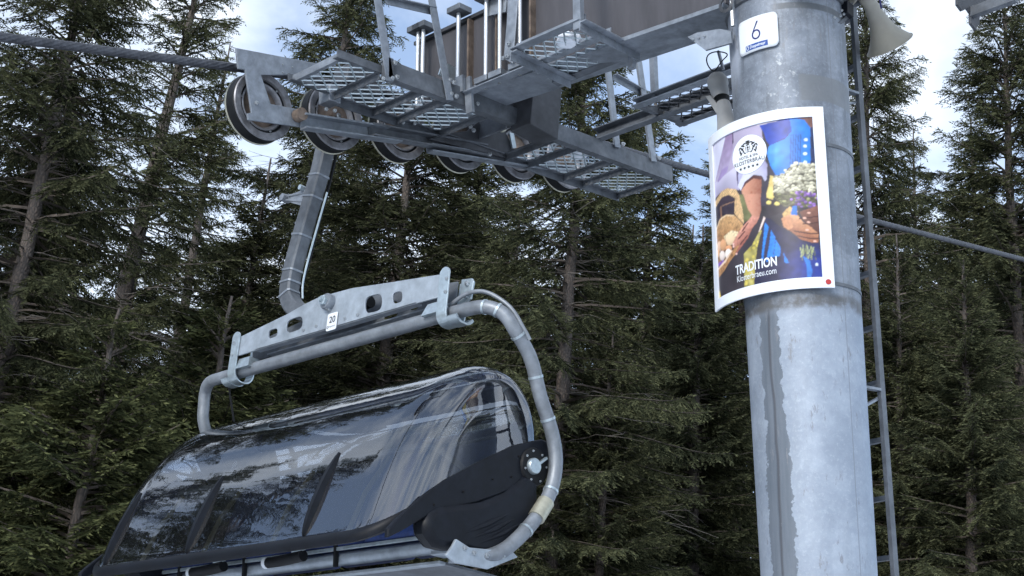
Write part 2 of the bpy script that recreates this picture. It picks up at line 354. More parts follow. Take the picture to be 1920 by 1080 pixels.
def make_spruce(name, H, seed, reach=2.2, bare=0.2, full=1.0, droop=0.28, spac=0.060, whorl=0.29, per=6, sparse_top=False, dead=1.0, gaps=0.1, r_base=0.17):
    rng = np.random.default_rng(seed)
    Ls = [0.35, 0.7, 1.1, 1.6, 2.1, 2.7]
    T = {L: [branch_template(L, rng, droop * rng.uniform(0.7, 1.3), full, spac) for _ in range(2)] for L in Ls}
    Q, TN, LB, DB = [], [], [], []
    # trunk with slight sway
    nz = 26; zs = np.linspace(0, H, nz); sway = np.cumsum(rng.normal(0, 0.012, (nz, 2)), 0) * np.minimum(1, zs / 3)[:, None]
    tr = MB(); tr.tube(np.stack([sway[:, 0], sway[:, 1], zs], 1), r_base * (1 - zs / H) ** 0.8 + 0.012 + 0.06 * np.exp(-zs / 0.5), 12)
    z = bare * H
    while z < H * 0.985:
        f = (z - bare * H) / (H * (1 - bare))
        env = reach * min(1.0, (1 - f) ** 0.72 * 1.12 + 0.03) * (0.72 + 0.28 * min(1, f * 5))
        k = per if f < 0.85 else 4
        for b in range(k + rng.integers(-1, 2)):
            if rng.uniform() < gaps: continue
            L = env * rng.uniform(0.55, 1.15)
            if L < 0.12: continue
            Lt = min(Ls, key=lambda q: abs(q - L)); quads, tone, line = T[Lt][rng.integers(0, 2)]
            sc = L / Lt; az = rng.uniform(0, 2 * math.pi); pitch = (0.10 + 0.75 * f ** 2) * rng.uniform(0.4, 1.4) - 0.22 * (1 - f)
            ca, sa_, cp, sp = math.cos(az), math.sin(az), math.cos(pitch), math.sin(pitch)
            Rm = np.array([[ca, -sa_, 0], [sa_, ca, 0], [0, 0, 1]]) @ np.array([[cp, 0, -sp], [0, 1, 0], [sp, 0, cp]]) * sc
            if rng.uniform() < 0.5: Rm = Rm @ np.diag([1, -1, 1.0])
            zz = z + rng.uniform(-0.16, 0.16); o = np.array([np.interp(zz, zs, sway[:, 0]), np.interp(zz, zs, sway[:, 1]), zz])
            Q.append(quads @ Rm.T + o); TN.append(np.clip(tone + rng.normal(0, 0.12), 0, 1))
            LB.append(limb_quads(line, 0.016 + 0.006 * L, 0.004) @ Rm.T + o)
        z += whorl * (1 - 0.45 * f) * rng.uniform(0.8, 1.2)
    # bare dead boughs low on the stem
    for _ in range(int(80 * dead)):
        zz = rng.uniform(0.06, bare + 0.40) * H; az = rng.uniform(0, 6.283); L = rng.uniform(0.5, 2.3)
        n = 7; s = np.linspace(0, 1, n); ln = np.stack([L * s, np.cumsum(rng.normal(0, 0.04 * L, n)), -0.22 * L * s ** 1.5 + np.cumsum(rng.normal(0, 0.025 * L, n))], 1)
        ca, sa_ = math.cos(az), math.sin(az); Rm = np.array([[ca, -sa_, 0], [sa_, ca, 0], [0, 0, 1]]); o = np.array([0, 0, zz])
        DB.append(limb_quads(ln, 0.013, 0.003) @ Rm.T + o)
        for _k in range(rng.integers(2, 7)):
            i = rng.integers(1, n); l2 = L * rng.uniform(0.15, 0.45); d = np.array([rng.uniform(0.4, 1), rng.choice([-1, 1]) * rng.uniform(0.4, 1), rng.uniform(-0.5, 0.2)]); d /= np.linalg.norm(d)
            t = np.linspace(0, 1, 4)[:, None]; DB.append(limb_quads(ln[i] + d * l2 * t - np.array([0, 0, 0.15 * l2]) * t ** 2, 0.006, 0.002) @ Rm.T + o)
    bm = tr; me = bpy.data.meshes.new(name + '_trunk'); me.from_pydata(bm.v, [], bm.f); me.polygons.foreach_set('use_smooth', [True] * len(me.polygons)); me.update(); me.materials.append(MAT['bark'])
    crown = quad_mesh(name + '_crown', np.concatenate(Q), np.concatenate(TN))
    limbs = quad_mesh(name + '_limbs', np.concatenate(LB)); limbs.materials.append(MAT['twig'])
    deadm = quad_mesh(name + '_dead', np.concatenate(DB)) if DB else None
    if deadm: deadm.materials.append(MAT['deadwood'])
    return dict(H=H, trunk=me, crown=crown, limbs=limbs, dead=deadm, n=len(crown.polygons))

SPR = {
    'tall':  make_spruce('tall', 20, 11, reach=2.6, bare=0.10, droop=0.36, per=7, gaps=0.07, r_base=0.13),
    'dense': make_spruce('dense', 15, 12, reach=2.4, bare=0.04, droop=0.30, per=8, gaps=0.04, whorl=0.29, r_base=0.13),
    'thin':  make_spruce('thin', 19, 13, reach=2.5, bare=0.16, full=0.75, droop=0.22, per=6, gaps=0.22, whorl=0.36, dead=1.6, r_base=0.21),
    'mature': make_spruce('mature', 20, 21, reach=2.7, bare=0.33, full=0.85, droop=0.46, per=7, gaps=0.12, whorl=0.30, dead=1.6, r_base=0.16),
    'slim':  make_spruce('slim', 15, 14, reach=1.7, bare=0.10, droop=0.34, per=8, gaps=0.06, r_base=0.10),
    'young': make_spruce('young', 7, 15, reach=1.9, bare=0.02, droop=0.16, per=8, gaps=0.02, whorl=0.24, dead=0, r_base=0.08),
}
SPR['young']['crown'].materials.append(MAT['needle_fresh'])
for k in ('tall', 'dense', 'thin', 'slim', 'mature'): SPR[k]['crown'].materials.append(MAT['needle'])
print('crown quads', {k: v['n'] for k, v in SPR.items()})

def plant(kind, x, y, top, label, turn, lean=(0, 0), group='spruces of the wood behind the lift', width=1.0):
    """a spruce with its base on the slope at (x, y) and its tip at height top"""
    S = SPR[kind]; gz = ground_z(x, y) - 0.25; h = top - gz; s = h / S['H']
    root = thing('spruce_tree', label, 'tree', (x, y, gz), group)
    root.rotation_euler = (lean[0], lean[1], turn); root.scale = (s ** 0.5 * width, s ** 0.5 * width, s)
    for nm, key in (('trunk', 'trunk'), ('crown', 'crown'), ('limbs', 'limbs'), ('dead_boughs', 'dead')):
        if S[key] is None: continue
        o = bpy.data.objects.new(nm, S[key]); COL.objects.link(o); o.parent = root
        if nm != 'trunk': o['kind'] = 'stuff'
    return root
def spot(px, depth):
    """ground position under photo column px at that distance along the view"""
    d = ROT @ np.array([px - 960.0, 0.0, -FPX]); return EYE + d * depth / FPX
def top_z(px, py, depth):
    return (EYE + ROT @ np.array([px - 960.0, 540.0 - py, -FPX]) * depth / FPX)[2]
WOOD = [   # kind, column, distance, tip row, label, lean (towards the photo's left is negative), width
    ('thin', 178, 18.0, -420, 'tall sparse spruce with a thick bare grey trunk leaning behind the rope at left', 0.045, 1.0),
    ('dense', 20, 14.5, -60, 'dense dark spruce filling the left edge of the wood below the rope', 0.0, 1.0),
    ('young', 235, 12.0, 590, 'young bright green spruce beside the left end of the chair bubble', 0.0, 1.1),
    ('mature', 30, 12.5, -500, 'old spruce with a thick bare grey trunk in the bottom left corner', 0.0, 1.0),
    ('young', 110, 12.5, 700, 'young green spruce low down beside the old grey trunk at bottom left', 0.0, 1.1),
    ('young', 430, 14.0, 560, 'young green spruce rising behind the left arm of the chair', 0.0, 1.1),
    ('thin', 350, 23.0, -40, 'thin see-through spruce standing between the leaning trunk and the hanger', 0.0, 0.9),
    ('mature', 585, 20.0, -330, 'tall spruce whose crown stands above the first pulley wheels', 0.0, 1.0),
    ('slim', 470, 19.0, 250, 'spruce directly left of the hanger arm', 0.0, 1.2),
    ('mature', 735, 16.5, 20, 'spruce with a pale trunk behind the middle of the hanger plate', 0.0, 1.3),
    ('dense', 880, 20.0, 70, 'broad spruce behind the row of pulley wheels', 0.0, 1.0),
    ('mature', 1062, 13.5, -160, 'spruce with reddish bare trunk just right of the chair arm', 0.0, 0.95),
    ('dense', 960, 15.0, 330, 'olive green spruce above the right end of the bubble', 0.0, 0.9),
    ('slim', 1215, 19.0, 60, 'spruce between the chair and the tower under the platform end', 0.0, 1.2),
    ('dense', 1310, 16.0, 400, 'dense spruce left of the tower below the poster', 0.0, 1.0),
    ('slim', 1390, 23.0, 60, 'spruce half hidden behind the poster', 0.0, 1.2),
    ('mature', 1625, 17.0, -240, 'tall spruce directly behind the tower and its ladder', 0.0, 0.8),
    ('dense', 1680, 15.5, 420, 'yellowish green spruce just right of the ladder', 0.0, 0.85),
    ('slim', 1722, 27.0, 175, 'small pointed spruce tip standing free against the sky', 0.0, 1.0),
    ('tall', 1905, 18.0, -250, 'large spruce at the right edge with boughs reaching into the sky', 0.0, 1.05),
    ('slim', 1838, 22.0, 150, 'spruce next to the large one at the right edge, tip in the sky', 0.0, 1.2),
    ('dense', 1810, 15.0, 480, 'dark dense spruce in the lower right part of the wood', 0.0, 1.0),
    ('dense', 1150, 13.5, 640, 'low spruce in the gap between chair arm and tower', 0.0, 0.9),
    ('dense', 640, 24.0, 300, 'spruce in the second row behind the hanger plate', 0.0, 1.2),
    ('slim', 250, 25.0, 430, 'spruce in the second row behind the leaning trunk', 0.0, 1.2),
    ('dense', 1130, 26.0, 330, 'spruce in the second row behind the chair arm', 0.0, 1.2),
    ('dense', 1500, 25.0, 420, 'spruce in the second row hidden by the tower', 0.0, 1.3),
    ('dense', 1760, 26.0, 430, 'spruce in the second row below the free pointed tip', 0.0, 1.3),
    ('dense', 60, 26.0, 300, 'spruce in the second row at the left edge', 0.0, 1.2),
    ('dense', 440, 28.0, 500, 'spruce in the back row behind the left chair arm', 0.0, 1.4),
    ('dense', 840, 29.0, 380, 'spruce in the back row behind the hanger plate right end', 0.0, 1.4),
    ('dense', 1300, 29.0, 400, 'spruce in the back row left of the poster', 0.0, 1.4),
    ('dense', 1920, 27.0, 380, 'spruce in the back row at the right edge', 0.0, 1.4),
]
RIGHT = ROT[:, 0]
for i, (kd, px, D, py, lab, ln, wd) in enumerate(WOOD):
    p = spot(px, D); tz = top_z(px, py, D)
    plant(kd, p[0], p[1], tz, lab, (i * 2.399) % 6.283 if not ln else 0.6, (-ln * RIGHT[1], ln * RIGHT[0]), width=wd)
# the wood goes on behind the viewpoint (it shows as reflections in the bubble)
for i, (x, y) in enumerate([(-14.5, 2.2), (-17.5, -0.6), (-14.0, -4.6), (-18.5, 4.4), (-12.5, -8.5), (-20, -4), (-12, -13), (16, -7), (-15, -12), (17, -14), (-20, -6), (20, -2), (-16, -20)]):
    plant(('thin' if i < 6 else ['tall', 'dense', 'slim'][i % 3]), x, y, ground_z(x, y) + (9.5 if i < 6 else 12) + (i * 5 % 7), 'spruce behind the viewpoint, mirrored in the dark bubble', i * 1.7, group='spruces behind the viewpoint', width=1.0)

# ------------------------------------------------------------------ lift tower (leans a little down the line)
TILT = math.radians(6.5)
TA = np.array([-3.672, 5.429, 4.256]); TU = np.array([1.0, 0, 0]); TV = np.array([0, math.cos(TILT), math.sin(TILT)]); TW = np.array([0, -math.sin(TILT), math.cos(TILT)])
def tw(u, v, h): return TA + TU * u + TV * v + TW * h
def pole_r(h): return 0.269 + 0.011 * h

def nodes_of(t):
    def M(op, a, b=None, c=None, clamp=False):
        n = t.nodes.new('ShaderNodeMath'); n.operation = op; n.use_clamp = clamp
        for i, q in enumerate((a, b, c)):
            if q is None: continue
            if isinstance(q, (int, float)): n.inputs[i].default_value = q
            else: t.links.new(q, n.inputs[i])
        return n.outputs[0]
    def S(x, lo, hi):      # smooth 0..1 step
        n = t.nodes.new('ShaderNodeMapRange'); n.interpolation_type = 'SMOOTHSTEP'
        for k, q in (('From Min', lo), ('From Max', hi)):
            if isinstance(q, (int, float)): n.inputs[k].default_value = q
            else: t.links.new(q, n.inputs[k])
        t.links.new(x, n.inputs['Value']); return n.outputs['Result']
    def N(vec, scale, detail=6, rough=0.6, sc=(1, 1, 1)):
        p = t.nodes.new('ShaderNodeMapping'); p.inputs['Scale'].default_value = sc; t.links.new(vec, p.inputs['Vector'])
        n = t.nodes.new('ShaderNodeTexNoise'); n.inputs['Scale'].default_value = scale; n.inputs['Detail'].default_value = detail; n.inputs['Roughness'].default_value = rough
        t.links.new(p.outputs['Vector'], n.inputs['Vector']); return n.outputs['Fac']
    def MIX(f, a, b):
        n = t.nodes.new('ShaderNodeMix'); n.data_type = 'RGBA'
        for i, q in ((0, f), (6, a), (7, b)):
            if isinstance(q, tuple): n.inputs[i].default_value = (*q, 1)
            elif isinstance(q, (int, float)): n.inputs[i].default_value = q
            else: t.links.new(q, n.inputs[i])
        return n.outputs[2]
    return M, S, N, MIX

def pole_mat():
    m, t, b = new_mat('tower galvanising'); M, S, N, MIX = nodes_of(t)
    co = t.nodes.new('ShaderNodeTexCoord').outputs['Object']; sx = t.nodes.new('ShaderNodeSeparateXYZ'); t.links.new(co, sx.inputs[0])
    th = M('MULTIPLY', M('ARCTAN2', sx.outputs[1], sx.outputs[0]), 57.2958); h = sx.outputs[2]
    fine = N(co, 30, 8, 0.7); broad = N(co, 5, 6, 0.6); streak = N(co, 14, 6, 0.6, (1, 1, 0.10)); edge = N(co, 11, 7, 0.68); edge2 = N(co, 45, 4, 0.6)
    # bright lower tube and darker upper tube
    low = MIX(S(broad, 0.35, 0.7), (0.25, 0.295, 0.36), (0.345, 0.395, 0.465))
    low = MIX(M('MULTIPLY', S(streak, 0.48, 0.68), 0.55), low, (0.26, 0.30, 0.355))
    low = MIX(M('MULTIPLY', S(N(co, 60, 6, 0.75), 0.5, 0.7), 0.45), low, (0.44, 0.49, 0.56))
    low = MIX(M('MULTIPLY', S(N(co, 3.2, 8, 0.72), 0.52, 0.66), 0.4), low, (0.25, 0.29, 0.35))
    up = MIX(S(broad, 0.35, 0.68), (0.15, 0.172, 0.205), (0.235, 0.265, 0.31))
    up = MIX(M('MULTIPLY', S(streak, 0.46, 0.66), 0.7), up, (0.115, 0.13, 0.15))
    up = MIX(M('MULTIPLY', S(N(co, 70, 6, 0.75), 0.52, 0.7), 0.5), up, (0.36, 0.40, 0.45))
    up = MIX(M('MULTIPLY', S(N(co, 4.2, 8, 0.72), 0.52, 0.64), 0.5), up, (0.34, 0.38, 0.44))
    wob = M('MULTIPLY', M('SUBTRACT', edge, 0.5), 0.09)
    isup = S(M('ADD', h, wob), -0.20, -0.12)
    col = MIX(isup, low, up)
    # pale lime speckle under the number plate, brighter left flank of the upper tube
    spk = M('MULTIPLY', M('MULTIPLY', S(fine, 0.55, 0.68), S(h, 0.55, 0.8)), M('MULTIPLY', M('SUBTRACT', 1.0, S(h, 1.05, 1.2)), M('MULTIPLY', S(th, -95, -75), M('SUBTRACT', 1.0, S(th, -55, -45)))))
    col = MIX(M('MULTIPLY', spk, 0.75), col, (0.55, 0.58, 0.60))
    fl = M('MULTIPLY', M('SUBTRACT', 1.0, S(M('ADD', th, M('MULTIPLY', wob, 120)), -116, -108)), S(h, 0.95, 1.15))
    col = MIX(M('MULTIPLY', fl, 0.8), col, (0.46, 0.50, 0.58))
    vo = t.nodes.new('ShaderNodeTexVoronoi'); vo.inputs['Scale'].default_value = 60; t.links.new(co, vo.inputs['Vector']); vs_ = t.nodes.new('ShaderNodeSeparateColor'); t.links.new(vo.outputs['Color'], vs_.inputs[0])
    col = MIX(M('MULTIPLY', S(vs_.outputs[0], 0.55, 1.0), 0.09), col, (0.20, 0.23, 0.275))
    col = MIX(M('MULTIPLY', S(vs_.outputs[1], 0.6, 1.0), 0.06), col, (0.55, 0.60, 0.67))
    # dark vertical strip with ragged edges below the poster (a weld left ungalvanised)
    cen = M('ADD', -92.3, M('MULTIPLY', M('SUBTRACT', N(co, 2.5, 2), 0.5), 10))
    half = M('ADD', M('SUBTRACT', 10.5, M('MULTIPLY', h, 4.2)), M('MULTIPLY', M('SUBTRACT', M('ADD', M('MULTIPLY', edge, 0.75), M('MULTIPLY', edge2, 0.25)), 0.5), 26))
    dist = M('ABSOLUTE', M('SUBTRACT', th, cen))
    strip = M('MULTIPLY', M('SUBTRACT', 1.0, S(M('SUBTRACT', dist, half), -0.6, 0.6)), M('SUBTRACT', 1.0, S(h, -0.2, -0.1)))
    col = MIX(strip, col, MIX(S(streak, 0.35, 0.7), (0.125, 0.15, 0.18), (0.18, 0.205, 0.24)))
    weld = M('MULTIPLY', M('SUBTRACT', 1.0, S(dist, 0.6, 2.6)), M('SUBTRACT', 1.0, S(h, -0.2, -0.12)))
    col = MIX(M('MULTIPLY', weld, 0.75), col, (0.075, 0.078, 0.09))
    # broken dark ring under the poster, dark rectangle near the top, dark weld ring at the head
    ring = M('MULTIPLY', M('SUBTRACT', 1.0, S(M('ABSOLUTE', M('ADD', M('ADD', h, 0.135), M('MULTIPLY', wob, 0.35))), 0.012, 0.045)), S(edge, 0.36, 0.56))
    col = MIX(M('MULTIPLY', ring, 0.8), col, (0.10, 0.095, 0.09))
    pat = M('MULTIPLY', M('MULTIPLY', S(M('ADD', th, M('MULTIPLY', wob, 60)), -50, -46), M('SUBTRACT', 1.0, S(M('ABSOLUTE', M('SUBTRACT', M('ADD', h, M('MULTIPLY', wob, 0.25)), 0.90)), 0.062, 0.07))), 0.85)
    col = MIX(pat, col, MIX(broad, (0.13, 0.14, 0.15), (0.22, 0.235, 0.25)))
    top = M('MULTIPLY', M('SUBTRACT', 1.0, S(M('ABSOLUTE', M('SUBTRACT', h, 1.325)), 0.012, 0.020)), S(th, -75, -60))
    col = MIX(M('MULTIPLY', top, 0.85), col, (0.11, 0.12, 0.13))
    # scuffs and rust runs
    sc1 = M('MULTIPLY', S(N(co, 26, 5, 0.75, (1, 1, 0.25)), 0.60, 0.66), 0.8)
    col = MIX(sc1, col, (0.20, 0.21, 0.23))
    ru = M('MULTIPLY', M('MULTIPLY', S(N(co, 8, 7, 0.75, (1, 1, 0.4)), 0.62, 0.72), S(th, -50, -25)), 0.5)
    col = MIX(ru, col, (0.22, 0.17, 0.13))
    seam = M('MULTIPLY', M('SUBTRACT', 1.0, S(M('ABSOLUTE', M('ADD', th, 13)), 0.3, 0.9)), 0.6)
    col = MIX(seam, col, (0.16, 0.17, 0.19))
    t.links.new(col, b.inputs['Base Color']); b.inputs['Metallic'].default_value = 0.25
    t.links.new(M('ADD', 0.42, M('MULTIPLY', fine, 0.25)), b.inputs['Roughness'])
    bu = t.nodes.new('ShaderNodeBump'); bu.inputs['Strength'].default_value = 0.25; bu.inputs['Distance'].default_value = 0.006
    t.links.new(M('ADD', fine, M('MULTIPLY', weld, 0.8)), bu.inputs['Height']); t.links.new(bu.outputs['Normal'], b.inputs['Normal'])
    return m
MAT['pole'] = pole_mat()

base = tw(0, 0, -3.75)
tower = thing('lift_tower', 'tall round galvanised lift tower with stained surface and dark cross arm', 'tower', tuple(base))
def tower_local(o): o.location = TA; o.rotation_euler = (TILT, 0, 0); return o
hs = np.linspace(-3.8, 2.5, 40)
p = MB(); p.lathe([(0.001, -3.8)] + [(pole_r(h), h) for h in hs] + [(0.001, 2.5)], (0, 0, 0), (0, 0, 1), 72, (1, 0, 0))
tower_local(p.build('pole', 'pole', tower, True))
# base flange on a concrete foot
p = MB(); p.lathe([(0.001, -3.62), (0.42, -3.62), (0.42, -3.56), (0.24, -3.56)], (0, 0, 0), (0, 0, 1), 40); tower_local(p.build('base_flange', 'galv_dull', tower))
# cross arm: box girder, deeper towards the pole
def girder(u0, u1, hb0, hb1):
    p = MB(); a = [(u0, hb0), (u1, hb1), (u1, 1.98), (u0, 1.98)]
    p.prism([tw(u, -0.29, h) for u, h in a], TV * 0.22); p.build('cross_arm', 'web', tower, False, 0.004)
    p = MB(); p.prism([tw(u0, -0.31, hb0 - 0.003), tw(u1, -0.31, hb1 - 0.003), tw(u1, -0.31, hb1 - 0.025), tw(u0, -0.31, hb0 - 0.025)], TV * 0.26); p.build('bottom_flange', 'galv', tower)
    p = MB(); p.prism([tw(u0, -0.31, 1.983), tw(u1, -0.31, 1.983), tw(u1, -0.31, 2.005), tw(u0, -0.31, 2.005)], TV * 0.26); p.build('top_flange', 'galv_dark', tower)
girder(-2.43, -0.15, 1.56, 1.43)
girder(2.43, 0.15, 1.56, 1.43)
# clamps: bright threaded rods between top blocks and bottom blocks
for px, w in ((796, 0), (805, 0), (868, 1), (918, 1), (943, 0), (979, 1)):
    u = at(px, 90, V=4.90)[0] - TA[0]
    MB().cyl(tw(u, -0.365, 1.53), tw(u, -0.365, 2.04), 0.0125, 10).build('clamp_rod', 'chrome', tower, True)
    MB().box(tw(u, -0.36, 2.03), (0.055, 0.05, 0.018), (TU, TV, TW)).build('clamp_block', 'galv_dull', tower, False, 0.003)
    MB().box(tw(u, -0.36, 1.505), (0.050, 0.05, 0.018), (TU, TV, TW)).build('clamp_block', 'galv', tower, False, 0.003)
    bolt(tw(u, -0.365, 1.487), -TW, 0.021, tower)
    bolt(tw(u, -0.365, 2.048), TW, 0.021, tower)
    if w: MB().box(tw(u + 0.045, -0.302, 1.77), (0.006, 0.03, 0.205), (TU, TV, TW)).build('stiffener', 'rust', tower)
# hanging plate above the walkway and the folded shelf bracket beside the pole
p = MB(); p.prism([at(x, y, V=4.86) for x, y in ((896, -40), (914, 30), (948, 22), (955, -40))], (0, 0.012, 0)); p.build('lug_plate', 'galv', tower)
p = MB(); p.prism([at(x, y, V=5.0) for x, y in ((1289, 69), (1307, 61), (1349, 54), (1370, 58), (1372, 80), (1322, 94))], (0, 0.012, 0)); p.build('shelf_bracket', 'galv', tower)
for x, y in ((1300, 74), (1310, 71), (1321, 68)): bolt(at(x, y, V=4.995), (0, -1, -0.2), 0.006, tower)
p = MB(); p.tube([tw(-0.10, -0.31, 1.28), tw(-0.10, -0.31, 1.52)], 0.012, 8); p.build('shackle', 'bolt', tower, True)
p = MB(); p.lathe([(0.03, -0.004), (0.045, 0.0), (0.03, 0.004)], tw(-0.12, -0.33, 1.40), TV, 20); p.build('lifting_eye', 'galv_dark', tower, True)
# collar ring at the head
p = MB(); p.lathe([(pole_r(1.4) + 0.001, 1.40), (pole_r(1.4) + 0.012, 1.405), (pole_r(1.4) + 0.012, 1.435), (pole_r(1.4) + 0.001, 1.44)], (0, 0, 0), (0, 0, 1), 60); tower_local(p.build('collar', 'galv_dull', tower, True))

# ------------------------------------------------------------------ ladder behind the pole
lad = thing('tower_ladder', 'galvanised steel ladder running up the far side of the tower', 'ladder', tuple(tw(0.1, 0.35, -3.6)))
R0, R1 = (0.190, 0.325), (-0.20, 0.42)
for r in (R0, R1):
    MB().bar(tw(r[0], r[1], -3.6), tw(r[0], r[1], 2.2), 0.020, 0.040, TV).build('rail', 'galv_dull', lad)
me = None
for i in range(21):
    h = -3.4 + 0.27 * i; a, b = tw(R0[0], R0[1], h), tw(R1[0], R1[1], h)
    MB().bar(a, b, 0.028, 0.022, TW).build('rung', 'galv_dull', lad)
for h in (-2.2, -0.47, 1.03):
    MB().bar(tw(R0[0], R0[1] - 0.02, h), tw(0.16, 0.17, h), 0.03, 0.012, TW).build('standoff', 'galv', lad)
    MB().bar(tw(R0[0] - 0.02, R0[1] + 0.01, h - 0.03), tw(0.19, 0.14, h - 0.11), 0.02, 0.010, TW).build('standoff', 'galv', lad)

# ------------------------------------------------------------------ haul rope
RU = -6.17                                   # the rope hangs in the plane X = RU
SHV = [3.87, 4.36, 4.85, 5.34, 5.82, 6.28]
def rope_z(v):
    if v < 3.87: return 5.560 + 0.3435 * (v - 3.87)
    if v > 9.5: return 6.893 + 0.2277 * (v - 9.5)
    if v > 6.28: return 6.225 + 0.2075 * (v - 6.28)
    t = (v - 3.87) / 2.41; return 5.560 + 0.665 * (t + 0.12 * t * (1 - t))
def rope_mesh():
    vs_ = np.arange(-14, 34, 0.022); nl = 6; n = 24; v = []; f = []
    for i, y in enumerate(vs_):
        ph = 2 * math.pi * i * 0.022 / 0.30
        for k in range(n):
            g = 2 * math.pi * k / n; r = 0.0215 + 0.0045 * abs(math.cos(nl / 2 * g)) ** 0.7
            v.append((RU + r * math.cos(g + ph), y, rope_z(y) + r * math.sin(g + ph)))
    m = len(vs_); f = [(i * n + k, i * n + (k + 1) % n, (i + 1) * n + (k + 1) % n, (i + 1) * n + k) for i in range(m - 1) for k in range(n)]
    b = MB(); b.v = v; b.f = f; return b
tag(rope_mesh().build('haul_rope', 'rope', None, 'all'), 'thick twisted steel haul rope running over the pulley wheels', 'rope')

# ------------------------------------------------------------------ sheave train
train = thing('sheave_train', 'battery of six grooved rope pulleys on a steel beam under the rope', 'pulley battery', (RU, 5.1, 5.3))
SR = 0.196
CEN = []
for v in SHV:
    d = (rope_z(v + 0.05) - rope_z(v - 0.05)) / 0.1; nn = np.array([0, -d, 1.0]); nn /= np.linalg.norm(nn)
    CEN.append(np.array([RU, v, rope_z(v)]) - nn * (SR + 0.020))
def sheave_parts():
    o = (0, 0, 0); ax = (1, 0, 0)
    rim = MB().lathe([(0.055, 0.020), (0.112, 0.008), (0.122, 0.030), (0.132, 0.036), (0.138, 0.030), (0.150, 0.030), (0.154, 0.044), (SR - 0.006, 0.046), (SR - 0.001, 0.040), (SR - 0.003, 0.034)], o, ax, 56)
    tyre = MB().lathe([(SR - 0.003, 0.034), (SR + 0.001, 0.030), (SR - 0.003, 0.0), (SR + 0.001, -0.022), (SR - 0.002, -0.034)], o, ax, 56)
    far = MB().lathe([(SR - 0.002, -0.034), (SR + 0.003, -0.037), (SR + 0.003, -0.042), (0.15, -0.046), (0.13, -0.02), (0.05, -0.03)], o, ax, 56)
    hub = MB().lathe([(0.001, 0.055), (0.024, 0.055), (0.030, 0.048), (0.030, 0.030), (0.056, 0.0225), (0.112, 0.0095)], o, ax, 40)
    groove = MB().lathe([(0.138, 0.0305), (0.150, 0.0305)], o, ax, 48)
    return rim, tyre, far, hub, groove
rim, tyre, far, hub, groove = sheave_parts(); first = None
for i, c in enumerate(CEN):
    if first is None:
        s = rim.build('sheave', 'sheave', train, True); a = tyre.build('tyre', 'rubber', train, True); b = far.build('flange', 'gold', train, True); d = hub.build('hub', 'rust', train, True); e = groove.build('groove', 'rubber', train); first = (s.data, a.data, b.data, d.data, e.data)
        for q in (a, b, d, e): q.parent = s; q.matrix_parent_inverse = Matrix()
        s.location = c
    else:
        s = share(first[0], 'sheave', None, train, c)
        for nm, me in zip(('tyre', 'flange', 'hub', 'groove'), first[1:]):
            q = bpy.data.objects.new(nm, me); COL.objects.link(q); q.parent = s
    bolt(c + np.array([0.055, 0, 0]), (1, 0, 0), 0.016, train)
    if i in (0, 1, 5):
        for a in range(6): bolt(c + np.array([0.031, 0.143 * math.cos(a * 1.047 + i), 0.143 * math.sin(a * 1.047 + i)]), (1, 0, 0), 0.0065, train)
# guard plate on the first sheave (angular cut-out), rocker beams and long carrier beam
PU = -6.085
poly = [(440, 91), (592, 120), (600, 145), (545, 152), (545, 142), (487, 142), (505, 196), (556, 206), (567, 240), (463, 226), (461, 214), (469, 212), (457, 132), (444, 130)]
p = MB(); p.prism([at(x, y, U=PU) for x, y in poly], (0.014, 0, 0)); p.build('guard_plate', 'galv', train, False, 0.003)
for x, y in ((480, 193), (530, 121), (530, 136), (548, 126)): bolt(at(x, y, U=PU + 0.014), (1, 0, 0), 0.012 if x == 480 else 0.005, train)
p = MB().cyl(at(557, 218, U=PU + 0.02), at(557, 218, U=PU + 0.02) + np.array([0.05, 0, 0]), 0.036, 24); p.build('rocker_pin', 'rust', train, True)
p = MB(); p.channel(at(563, 230, U=-6.06), at(742, 257, U=-6.06), 0.085, 0.05, 0.010, side=1); p.build('rocker_beam', 'galv', train)
p = MB(); p.channel(at(690, 246, U=-6.055), at(905, 285, U=-6.055), 0.075, 0.05, 0.010, side=1); p.build('carrier_beam', 'galv_dull', train)
p = MB(); p.channel(at(800, 280, U=-6.07), at(1070, 324, U=-6.07), 0.050, 0.05, 0.010, side=1); p.build('rocker_beam', 'galv', train)
p = MB(); p.prism([at(x, y, U=-6.03) for x, y in ((872, 247), (890, 232), (940, 242), (965, 290), (955, 300), (880, 282), (800, 262), (830, 252))], (0.02, 0, 0)); p.build('rocker_web', 'galv_dark', train, False, 0.003)
p = MB(); p.prism([at(x, y, U=-6.0) for x, y in ((953, 249), (961, 251), (966, 278), (959, 279))], (0.012, 0, 0)); p.build('tie_plate', 'zinc', train)
p = MB(); p.prism([at(x, y, U=-6.05) for x, y in ((1012, 300), (1038, 305), (1085, 327), (1040, 330), (1015, 316))], (0.014, 0, 0)); p.build('end_plate', 'galv', train, False, 0.003)
for x, y in ((882, 238), (888, 245), (970, 178), (981, 173), (982, 213), (935, 228), (918, 290)): bolt(at(x, y, U=-5.98), (0.8, -0.6, 0), 0.014, train)
p = MB(); p.lathe([(0.001, 0.02), (0.05, 0.02), (0.055, 0.0), (0.04, -0.03)], at(935, 236, U=-6.03), (1, 0, 0.2), 24); p.build('pin_cap', 'gold', train, True)
# square mounting post that carries the train
p = MB(); p.box((-5.535, 5.42, 5.80), (0.082, 0.12, 0.170)); p.build('mounting_post', 'galv_dark', train, False, 0.006)
p = MB(); p.box((-5.98, 5.50, 5.93), (0.20, 0.03, 0.10)); p.build('mounting_bracket', 'galv_dark', train, False, 0.004)
p = MB(); p.box((-5.90, 5.42, 5.87), (0.12, 0.008, 0.12)); p.build('mounting_plate', 'galv_dull', train, False, 0.002)

